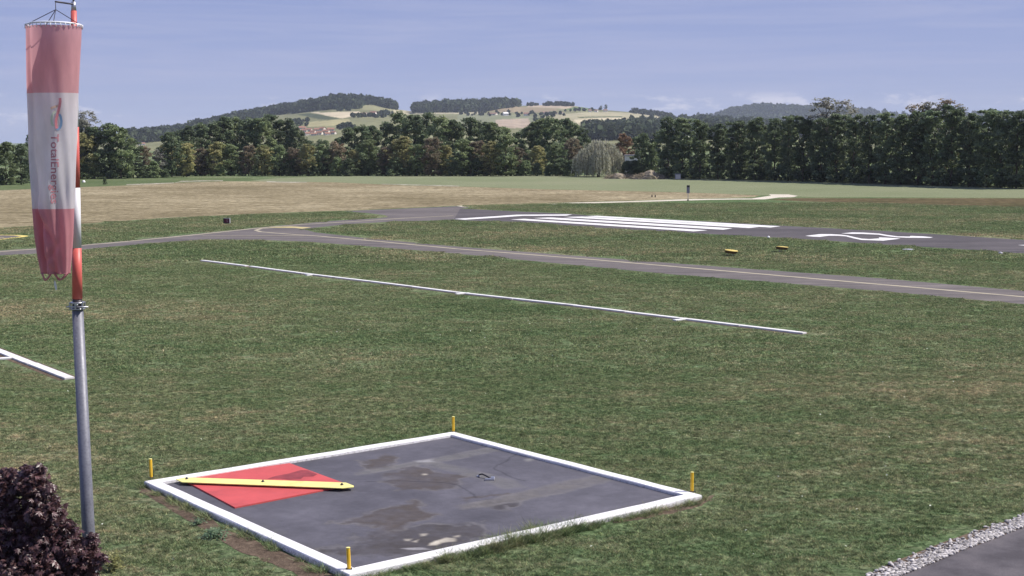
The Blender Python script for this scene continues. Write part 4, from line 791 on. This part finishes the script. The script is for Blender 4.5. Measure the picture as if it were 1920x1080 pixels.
# ------------------------------------------------------------------ windsock hanging limp
Ys = Yp - .42
prof = [(47, 51.5, 150.5), (70, 51.5, 150), (100, 51.5, 148.5), (140, 52, 146.6), (175, 52.5, 145.2), (215, 53.5, 144.2), (262, 54.8, 143), (293, 55.6, 142), (330, 57.5, 140.8), (390, 61.2, 138.8), (440, 65.5, 137.4), (480, 70.5, 134.8), (512, 76.5, 131.2)]
pa = np.array(prof, float)
y_top, y_bot = 47, 512
zc = PD(100, 280, Ys)
def sock_pt(py, th):
    xl, xr = np.interp(py, pa[:, 0], pa[:, 1]), np.interp(py, pa[:, 0], pa[:, 2]); cx = (xl + xr) / 2; hw = (xr - xl) / 2
    c = PD(cx, py, Ys); a = hw / F * (Ys * 1.003); q = (py - y_top) / (y_bot - y_top)
    bdep = a * (.98 - .45 * q)                                # flattened towards the tail
    fold = (.030 * math.exp(-((th - 3.75 - .25 * q) / .22) ** 2) * (1 + 1.2 * q)                 # long crease on the left
            + .012 * math.sin(5 * th + 9 * q) * q + .009 * math.sin(11 * th - 14 * q) * q
            + .008 * math.sin(3 * th + 22 * q + 1.7) * (.3 + q)
            + .024 * math.exp(-((q - .82 - .12 * (th - 4.4)) / .022) ** 2) * math.exp(-((th - 4.35) / .55) ** 2)
            + .020 * math.exp(-((q - .90 + .10 * (th - 4.9)) / .018) ** 2) * math.exp(-((th - 4.6) / .5) ** 2)
            - .022 * math.exp(-((q - .74 - .16 * (th - 4.2)) / .022) ** 2) * math.exp(-((th - 4.15) / .4) ** 2)
            + .018 * math.exp(-((q - .955 - .1 * (th - 4.3)) / .014) ** 2) * math.exp(-((th - 4.3) / .6) ** 2))
    e = -fold * 1.9 if math.sin(th) < .2 else 0
    lat = max(0, abs(math.cos(th)) - .8) * 5                   # keep the outline itself smooth
    e *= (1 - .8 * min(1, lat))
    return c + Vector((math.cos(th) * (a + e * .4), math.sin(th) * (bdep + e), 0))
NT = 72
def sock_seg(name, y0, y1, mat, parent, ny):
    V, Fc = [], []
    for i in range(ny + 1):
        py = y0 + (y1 - y0) * i / ny
        for k in range(NT): V.append(sock_pt(py, k * 2 * math.pi / NT) - s_org)
    for i in range(ny):
        for k in range(NT): Fc.append((i * NT + k, i * NT + (k + 1) % NT, (i + 1) * NT + (k + 1) % NT, (i + 1) * NT + k))
    return obj(name, npmesh(name, [v[:] for v in V], Fc, None, True), mat, parent)
def cloth(name, c):
    m, t, p = mat_base(name, .9, .1); vec = N(t, 'ShaderNodeTexCoord').outputs['Object']; n = noise(t, 2.2, 5, .6, vec, 0, ((3, 3, .8), 0)); w = noise(t, 160, 2, .5, vec)
    col = ramp(t, n, [(.3, tuple(x * .86 for x in c)), (.7, tuple(min(1, x * 1.08) for x in c))]); L(t, col, p.inputs['Base Color']); bump(t, p, w, .15, .004)
    tr = N(t, 'ShaderNodeBsdfTranslucent'); L(t, col, tr.inputs[0]); ms = N(t, 'ShaderNodeMixShader'); ms.inputs[0].default_value = .5; o = t.nodes['Material Output']; L(t, p.outputs[0], ms.inputs[1]); L(t, tr.outputs[0], ms.inputs[2]); L(t, ms.outputs[0], o.inputs[0]); return m
M['clothred'] = cloth('faded_red_cloth', (.72, .40, .42)); M['clothwhite'] = cloth('grey_white_cloth', (.78, .74, .76)); M['clothred2'] = cloth('faded_red_cloth_tail', (.70, .33, .36))
s_org = PD(101, y_top, Ys)
sock = thing('windsock', s_org, 'limp red and white windsock with vertical lettering hanging beside the mast', 'windsock')
sock_seg('top_red_band', 50, 175, M['clothred'], sock, 40); mid = sock_seg('white_band', 175, 391, M['clothwhite'], sock, 70); sock_seg('lower_red_band', 391, 512, M['clothred2'], sock, 60)
hoop = [sock_pt(47, k * 2 * math.pi / 40) - s_org + Vector((0, 0, -.012 * math.sin(k * 2 * math.pi / 40) )) for k in range(41)]
tube_obj('mouth_hoop', hoop, .011, M['bandwhite'], sock, 8)
for k in range(36):
    th = k * 2 * math.pi / 36; a, b = sock_pt(46.5, th) - s_org, sock_pt(54, th + .03) - s_org; o_ = Vector((math.cos(th), math.sin(th), 0)) * .012
    tube_obj('lacing', [a + o_, b + o_ * .7], .005, M['bandwhite'], sock, 4)
eye = up(aend) + base - s_org
for k, th in enumerate((.35, 2.2, 3.6, 5.0)):
    knot = eye + Vector((0, 0, -.09)); tube_obj('bridle_wire', [eye, knot, sock_pt(47, th) - s_org], .0045, M['bolt'], sock, 5)
# frayed ties under the tail
for a, b, c in [(3.6, 4.15, 4.6), (4.75, 5.3, 5.75), (.5, 1.2, 1.9)]:
    p0, p2 = sock_pt(511, a) - s_org, sock_pt(511, c) - s_org; p1 = (p0 + p2) / 2 + Vector((-.02, 0, -.085)); tube_obj('tail_tie', [p0, p0.lerp(p1, .7) + Vector((0, 0, -.02)), p1, p2.lerp(p1, .6) + Vector((0, 0, -.012)), p2], .010, M['clothred2'], sock, 6)
tube_obj('tail_hem', [sock_pt(512, k * 2 * math.pi / 36) - s_org for k in range(37)], .007, M['clothred2'], sock, 6)
tp = PD(102.5, 526, Ys) - s_org; tube_obj('tag_cord', [sock_pt(511, 4.5) - s_org, tp], .003, M['bolt'], sock, 5)
bm = bmesh.new(); vv = [bm.verts.new(tp + Vector(c)) for c in [(-.006, 0, 0), (.008, -.01, -.002), (.022, .0, -.06), (.018, .012, -.112), (.004, .006, -.11), (-.006, -.006, -.05)]]; f = bm.faces.new(vv); r = bmesh.ops.extrude_face_region(bm, geom=[f]); bmesh.ops.translate(bm, vec=(0, .006, 0), verts=[v for v in r['geom'] if isinstance(v, bmesh.types.BMVert)]); bmesh.ops.recalc_face_normals(bm, faces=bm.faces); obj('tag', bm, M['bandwhite'], sock)
# lettering and emblem printed on the white band
def on_sock(px, py, off=.004):
    lo, hi = math.pi, 2 * math.pi
    for _ in range(26):
        m_ = (lo + hi) / 2; q = sock_pt(py, m_) - CP; x = 960 + F * q.dot(AX) / q.dot(Fw)
        if x < px: lo = m_
        else: hi = m_
    p = sock_pt(py, m_); return p + (CP - p).normalized() * off
def ink(name, c): return simple(name, c, .9, .1, .12, 12)
cu_ = bpy.data.curves.new('text', 'FONT'); cu_.body = 'TotalEnergies'; cu_.size = 1; cu_.resolution_u = 3; cu_.space_character = 1.0; cu_.offset = .012
to = bpy.data.objects.new('text', cu_); COL.objects.link(to); bpy.context.view_layer.update()
tm = bpy.data.meshes.new_from_object(to.evaluated_get(bpy.context.evaluated_depsgraph_get())); bpy.data.objects.remove(to)
bm = bmesh.new(); bm.from_mesh(tm)
bmesh.ops.subdivide_edges(bm, edges=[e for e in bm.edges if e.calc_length() > .12], cuts=2); bmesh.ops.triangulate(bm, faces=bm.faces)
xs = [v.co.x for v in bm.verts]; x0, x1 = min(xs), max(xs)
for v in bm.verts:
    py = 251.5 + (v.co.x - x0) / (x1 - x0) * 129; px = 95.6 + v.co.y * 21 ; v.co = on_sock(px, py) - s_org
    pass
for f in bm.faces: f.smooth = False
lm_ = bpy.data.meshes.new('lettering'); bm.to_mesh(lm_); bm.free(); obj('lettering', lm_, ink('faded_letter_ink', (.50, .22, .25)), mid)
def ribbon(name, pts, w, c, off):
    n = len(pts); V, Fc = [], []
    for i, p in enumerate(pts):
        a, b = pts[max(0, i - 1)], pts[min(n - 1, i + 1)]; tx, ty = b[0] - a[0], b[1] - a[1]; l = math.hypot(tx, ty); nx, ny = -ty / l * w / 2, tx / l * w / 2
        V += [on_sock(p[0] + nx, p[1] + ny, off) - s_org, on_sock(p[0] - nx, p[1] - ny, off) - s_org]
    for i in range(n - 1): Fc.append((2 * i, 2 * i + 1, 2 * i + 3, 2 * i + 2))
    obj(name, npmesh(name, [v[:] for v in V], Fc), ink(name + '_ink', c), mid)
e2 = lambda L_: [(x / 4.5, 160 + y / 4.5) for x, y in L_]
ribbon('emblem_green', e2([(470, 222), (450, 240), (437, 268), (434, 300), (440, 330), (452, 345)]), 4.0, (.62, .64, .52), .003)
ribbon('emblem_blue', e2([(500, 245), (512, 270), (518, 305), (514, 340), (502, 364), (488, 372), (476, 362)]), 4.6, (.24, .36, .55), .0045)
ribbon('emblem_yellow', e2([(428, 200), (446, 190), (470, 182), (492, 176)]), 4.2, (.70, .46, .36), .004)
ribbon('emblem_red', e2([(506, 112), (508, 140), (503, 175), (494, 215), (482, 258), (473, 300), (474, 340), (482, 366)]), 5.0, (.68, .25, .28), .006)

# ------------------------------------------------------------------ purple leaved tree at the lower left
def maple_leaf():
    tips = [(0, 1.0), (.62, .62), (.72, .02), (.34, -.3)]; notch = [(.2, .42), (.34, .22), (.3, -.1)]
    right = [(0, 1.0), (.20, .45), (.66, .62), (.36, .16), (.74, -.08), (.26, -.22)]
    out = right + [(0.03, -.32)] + [(-x, y) for x, y in right[::-1][:-1]]
    return np.array(out)
def purple_tree():
    r = rng(17); lf = maple_leaf(); nl = len(lf); base_ = Vector((PD(20, 1080, 15.6).x, 15.4, 0)); V, C, Fc = [], [], []
    blobs = [((PD(62, 905, 15.3)), .20, 330), (PD(30, 930, 15.5), .34, 700), (PD(85, 960, 15.2), .22, 420), (PD(0, 1010, 15.4), .5, 1200), (PD(90, 1030, 15.3), .40, 1100), (PD(150, 1045, 15.2), .24, 620), (PD(60, 1100, 15.1), .55, 1500), (PD(140, 1110, 15.2), .33, 800), (PD(-70, 1040, 15.5), .6, 900), (PD(-40, 1180, 15.6), .8, 900), (PD(100, 1190, 15.5), .6, 700), (PD(0, 1290, 15.4), .8, 700), (PD(15, 898, 15.4), .16, 200), (PD(72, 880, 15.3), .07, 40), (PD(48, 878, 15.4), .06, 30), (PD(92, 918, 15.2), .07, 40), (PD(128, 985, 15.2), .08, 50), (PD(172, 1012, 15.2), .09, 60), (PD(186, 1050, 15.1), .09, 60), (PD(8, 884, 15.4), .05, 20)]
    off = 0
    for c, rad, n in blobs:
        n = int(n * 1.2)
        d = r.normal(size=(n, 3)); d /= np.linalg.norm(d, axis=1)[:, None]; d *= (r.uniform(.1, 1, (n, 1)) ** .4) * rad * r.uniform(.75, 1.12, (n, 1))
        for p in np.array(c) + d * np.array([1, 1, .9]):
            s = r.uniform(.026, .074); nrm = np.array([r.normal(0, .55), r.normal(-.35, .55), r.uniform(.2, 1.1)]); nrm /= np.linalg.norm(nrm); down = np.array([r.normal(0, .6), r.normal(-.3, .5), -1.]); v = down - nrm * (down @ nrm); v /= np.linalg.norm(v); u = np.cross(v, nrm)
            pts = p + lf[:, :1] * s * u + lf[:, 1:] * s * v + (-.35 * s * (lf[:, :1] ** 2)) * nrm
            V.append(np.vstack([p[None], pts])); Fc += [(off, off + 1 + k, off + 1 + (k + 1) % nl) for k in range(nl)]; C.append(np.full((nl + 1, 3), r.uniform(.6, 1.5))); off += nl + 1
    m = leaf_mat('purple_leaves', (.0165, .0085, .0066), (.028, .0165, .0112), .4, .5, .22, 3.)
    t = thing('purple_maple', base_, 'small purple leaved tree at the lower left in front of the mast', 'tree')
    V = np.concatenate(V) - np.array(base_); o = obj('crown', npmesh('crown', V, Fc, np.concatenate(C)), m, t)
    bm = bmesh.new(); tp_ = Vector((.1, 0, 2.4)); add_tube(bm, [(0, 0, -.05), (.03, .02, 1.2), tp_], [.09, .07, .05], 10)
    for c, rad, n in blobs:
        e = Vector(c) - base_; e.z = max(e.z, 2.2); add_tube(bm, [tp_ - Vector((0, 0, .5)), tp_.lerp(e, .5) + Vector((0, 0, .1)), e], [.035, .02, .006], 6)
    bmesh.ops.recalc_face_normals(bm, faces=bm.faces); obj('trunk', bm, M['bark'], t)
purple_tree()
def leafy(name, px, py, wpx, n, h, mat, label, seed, ls=.04, cat='plant'):
    r = rng(seed); b = G(px, py); w = wpx / F * b.y / 2; lf = np.array([(0, -1), (.45, -.2), (.4, .4), (0, 1), (-.4, .4), (-.45, -.2)]); V, C, Fc = [], [], []; off = 0
    for k in range(n):
        p = np.array([r.normal(0, w * .45), r.normal(0, w * .45), r.uniform(.02, h)]); s = ls * r.uniform(.6, 1.3); nr = np.array([r.normal(0, .4), r.normal(-.3, .4), 1]); nr /= np.linalg.norm(nr); v = np.cross(nr, r.normal(size=3)); v /= np.linalg.norm(v); u = np.cross(v, nr)
        V.append(p + lf[:, :1] * s * u + lf[:, 1:] * s * v); Fc.append(tuple(off + q_ for q_ in range(6))); C.append(np.full((6, 3), r.uniform(.7, 1.3))); off += 6
    t = thing(name, b, label, cat); obj('leaves', npmesh('leaves', np.concatenate(V), Fc, np.concatenate(C)), mat, t)
    bm = bmesh.new()
    for k in range(6): a = k * 1.05; add_tube(bm, [(0, 0, -.02), (math.cos(a) * w * .4, math.sin(a) * w * .4, h * .6)], [.006, .003], 4)
    obj('stems', bm, LM['mid'], t)
M['lime'] = leaf_mat('lime_leaves', (.07, .085, .02), (.10, .105, .03), .5, .3, .3, 4); M['clover'] = leaf_mat('broad_weed_leaves', (.03, .055, .02), (.05, .075, .028), .5, .3, .3, 4)
leafy('lime_plant', 213, 1070, 44, 320, .34, M['lime'], 'yellow green leafy plant just right of the mast foot', 5, .035)
leafy('broad_leaf_weed', 402, 1008, 52, 260, .16, M['clover'], 'broad leaved green weed growing against the left kerb', 6, .036)
leafy('broad_leaf_weed', 372, 984, 26, 90, .12, M['clover'], 'smaller green weed beside the left kerb nearer its corner', 7, .03)

# ------------------------------------------------------------------ grass: real blades over the near lawn
protos = bpy.data.collections.new('grass_patches')
def patch_mesh(seed, size, n, hmin, hmax, wd):
    r = rng(seed); P = r.uniform(-size / 2, size / 2, (n, 2)); cl = vnoise(P * (1 / size), 4., seed, 3); h = (hmin + (hmax - hmin) * cl * r.uniform(.5, 1.3, n))[:, None]; a = r.uniform(0, 6.28, n); le = r.uniform(.6, 2.2, (n, 1)); dv = np.stack([np.cos(a), np.sin(a)], 1); b = r.uniform(0, 6.28, n); wv = np.stack([np.cos(b), np.sin(b)], 1) * wd * r.uniform(.6, 1.4, (n, 1))
    z = np.zeros((n, 1)); V = np.stack([np.hstack([P - wv, z - .005]), np.hstack([P + wv, z - .005]), np.hstack([P + dv * h * le, h])], 1).reshape(-1, 3)
    tn = r.uniform(.72, 1.5, (n, 1)) * (.6 + .8 * cl[:, None]); hue = r.uniform(0, 1, (n, 1)); c = np.hstack([tn * (.9 + .35 * hue), tn, tn * .9]); dry = r.uniform(0, 1, (n, 1)) < .06; c = np.where(dry, np.array([[2.3, 1.7, 1.9]]), c)
    return npmesh('grass_patch', V, np.arange(n * 3).reshape(-1, 3), np.repeat(c, 3, 0))
def scatter(name, label, P, sizes, coll):
    me = bpy.data.meshes.new(name); me.vertices.add(len(P)); me.vertices.foreach_set('co', np.column_stack([P, np.zeros(len(P))]).astype(np.float32).ravel()); me.update()
    o = obj(name, me, M['blade']); tag(o, label, 'grass', kind='stuff')
    ng = bpy.data.node_groups.new(name, 'GeometryNodeTree'); ng.interface.new_socket('Geometry', in_out='INPUT', socket_type='NodeSocketGeometry'); ng.interface.new_socket('Geometry', in_out='OUTPUT', socket_type='NodeSocketGeometry'); ng.is_modifier = True
    gi = N(ng, 'NodeGroupInput'); go = N(ng, 'NodeGroupOutput'); ip = N(ng, 'GeometryNodeInstanceOnPoints'); ci = N(ng, 'GeometryNodeCollectionInfo'); ci.inputs['Collection'].default_value = coll; ci.inputs['Separate Children'].default_value = True; ci.inputs['Reset Children'].default_value = True
    rv = N(ng, 'FunctionNodeRandomValue', data_type='FLOAT_VECTOR'); rv.inputs[0].default_value = (0, 0, 0); rv.inputs[1].default_value = (0, 0, 6.283); rs = N(ng, 'FunctionNodeRandomValue', data_type='FLOAT_VECTOR'); rs.inputs[0].default_value = (.95, .95, sizes[0]); rs.inputs[1].default_value = (1.1, 1.1, sizes[1]); rs.inputs['Seed'].default_value = 5
    L(ng, gi.outputs[0], ip.inputs['Points']); L(ng, ci.outputs[0], ip.inputs['Instance']); ip.inputs['Pick Instance'].default_value = True; L(ng, rv.outputs[0], ip.inputs['Rotation']); L(ng, rs.outputs[0], ip.inputs['Scale']); L(ng, ip.outputs[0], go.inputs[0])
    o.modifiers.new('scatter', 'NODES').node_group = ng; return o
def coll_of(name, meshes):
    c = bpy.data.collections.new(name)
    for me in meshes:
        me.materials.append(M['blade']); c.objects.link(bpy.data.objects.new('grass_patch', me))
    return c
def seen(P, pad=1.5):
    k = np.abs(P[:, 0]) < P[:, 1] * (960 / F) * 1.04 + pad; return k
BLOCK = [[G(*p) for p in TX], [G(*p) for p in RW_FAR + RW_NEAR], OC, [G(*p) for p in PI_ + [(2250, 936), (2250, 1200), (1640, 1200)]], [G(*p) for p in PI_ + PO[::-1]], SOIL1, SOIL2, [G(*p) for p in [(1440, 374.5), (1490, 371.5), (1920, 371.8), (2300, 374), (2300, 400), (1920, 388), (1800, 385), (1650, 380), (1520, 377.5)]], [G(*p) for p in [(-120, 440), (50, 440), (50, 444), (0, 450), (-120, 460)]], [G(*p) for p in ST_TOP + ST_BOT]]
STRIPS = [[G(*p) for p in [(379, 489.3), (470, 500.5), (570, 514), (700, 529.5), (860, 549.8), (1080, 574.5), (1280, 599), (1510, 626.6)]], [G(*p) for p in [(-180, 588), (0, 660.5), (131, 711.5)]]]
def grid_pts(y0, y1, step, seed, margin):
    r = rng(seed); xm = y1 * 960 / F * 1.04 + 2; X, Y = np.meshgrid(np.arange(-xm, xm, step), np.arange(y0, y1, step)); P = np.column_stack([X.ravel(), Y.ravel()]) + r.uniform(-step * .3, step * .3, (X.size, 2)); P = P[seen(P)]
    for b in BLOCK: P = P[~(inside(P, b) | (polydist(P, b) < margin))]
    for s in STRIPS: P = P[polydist(P, s, False) > margin + .35]
    return P
near = coll_of('near_patches', [patch_mesh(100 + k, .62, 560, .015, .060, .0085) for k in range(6)])
mid_ = coll_of('mid_patches', [patch_mesh(120 + k, 1.25, 650, .02, .075, .016) for k in range(5)])
far_ = coll_of('far_patches', [patch_mesh(140 + k, 2.6, 800, .03, .12, .035) for k in range(4)])
scatter('near_grass', 'mown grass of the near lawn round the kerb square', grid_pts(22, 48, .52, 1, .24), (.7, 1.25), near)
scatter('middle_grass', 'mown grass of the middle lawn along the white strip', grid_pts(48, 92, 1.05, 2, .5), (.7, 1.25), mid_)
scatter('far_grass', 'grass between taxiway and runway and beyond', grid_pts(92, 175, 2.1, 3, .9), (.7, 1.3), far_)
# ragged taller grass and weeds leaning over the kerbs
tall = coll_of('tall_tufts', [patch_mesh(160 + k, .22, 60, .05, .24, .006) for k in range(4)])
def along(a, b, n, off, seed, dens=None):
    r = rng(seed); A = np.array([a.x, a.y]); B = np.array([b.x, b.y]); t_ = r.uniform(0, 1, n); d = (B - A) / np.linalg.norm(B - A); nn = np.array([d[1], -d[0]]); P = A + (B - A) * t_[:, None] + nn * (off + r.normal(0, .05, n))[:, None]
    if dens: P = P[r.uniform(0, 1, n) < np.array([dens(q) for q in t_])]
    return P
Lf, Bk, Rt_, Ft = OC
cc = np.array([ctr.x, ctr.y])
def outward(a, b):
    m_ = (a + b) / 2; d = (b - a).normalized(); n_ = Vector((d.y, -d.x, 0)); return 1 if n_.dot(m_ - ctr) > 0 else -1
TP = []
for a, b, n, f in [(Lf, Bk, 70, None), (Bk, Rt_, 60, None), (Rt_, Ft, 260, lambda q: .15 + .85 * math.exp(-((q - .62) / .22) ** 2)), (Ft, Lf, 60, lambda q: .5)]: TP.append(along(a, b, n, .10 * outward(a, b), len(TP) + 50, f))
a, b = Rt_, Ft; TP.append(along(Rt_, Ft, 60, -.33 * outward(a, b), 77, lambda q: math.exp(-((q - .55) / .14) ** 2)))
scatter('kerb_weeds', 'ragged taller grass growing along the white kerbs', np.concatenate(TP), (.5, 1.2), tall)
WP = [along(Rt_, Ft, 150, .06 * outward(Rt_, Ft), 81, lambda q: math.exp(-((q - .56) / .13) ** 2)), along(Rt_, Ft, 50, -.30 * outward(Rt_, Ft), 82, lambda q: math.exp(-((q - .52) / .10) ** 2))]
scatter('overgrown_weeds', 'tall weeds leaning over the near right kerb', np.concatenate(WP), (.9, 1.9), tall)
r_t = rng(44); TF = grid_pts(24, 60, 1.1, 14, .3); TF = TF[r_t.uniform(0, 1, len(TF)) < .3]
scatter('lawn_tufts', 'scattered coarser tufts standing up in the mown lawn', TF, (.25, .6), tall)
# scattered pale flower heads and leaves in the lawn
def flecks():
    r = rng(3); P = grid_pts(24, 70, .9, 9, .3); P = P[r.uniform(0, 1, len(P)) < .035 + .2 * (vnoise(P, .12, 6) > .62)]; n = len(P); c = np.column_stack([P, np.full(n, .07)]); V = tone_leaf(r, c, .02, 2.)
    m = simple('pale_flower', (.60, .62, .50), .9, .1, .1, 9, local=False); o = obj('lawn_flowers', npmesh('lawn_flowers', V, np.arange(len(V)).reshape(-1, 4)), m); tag(o, 'scattered pale clover heads in the mown lawn', 'flowers', kind='stuff')
flecks()

# ------------------------------------------------------------------ air
hz = bpy.data.materials.new('haze'); hz.use_nodes = True; t = hz.node_tree; t.nodes.clear(); pv = N(t, 'ShaderNodeVolumePrincipled'); pv.inputs['Color'].default_value = (.80, .88, 1, 1); pv.inputs['Density'].default_value = 7.5e-5; ou = N(t, 'ShaderNodeOutputMaterial'); L(t, pv.outputs[0], ou.inputs['Volume'])
bm = bmesh.new(); add_box(bm, Vector((0, 4050, 96)), (12400, 9400, 205)); tag(obj('haze', bm, hz), 'thin bluish summer haze over the plain and hills', 'haze', kind='stuff')
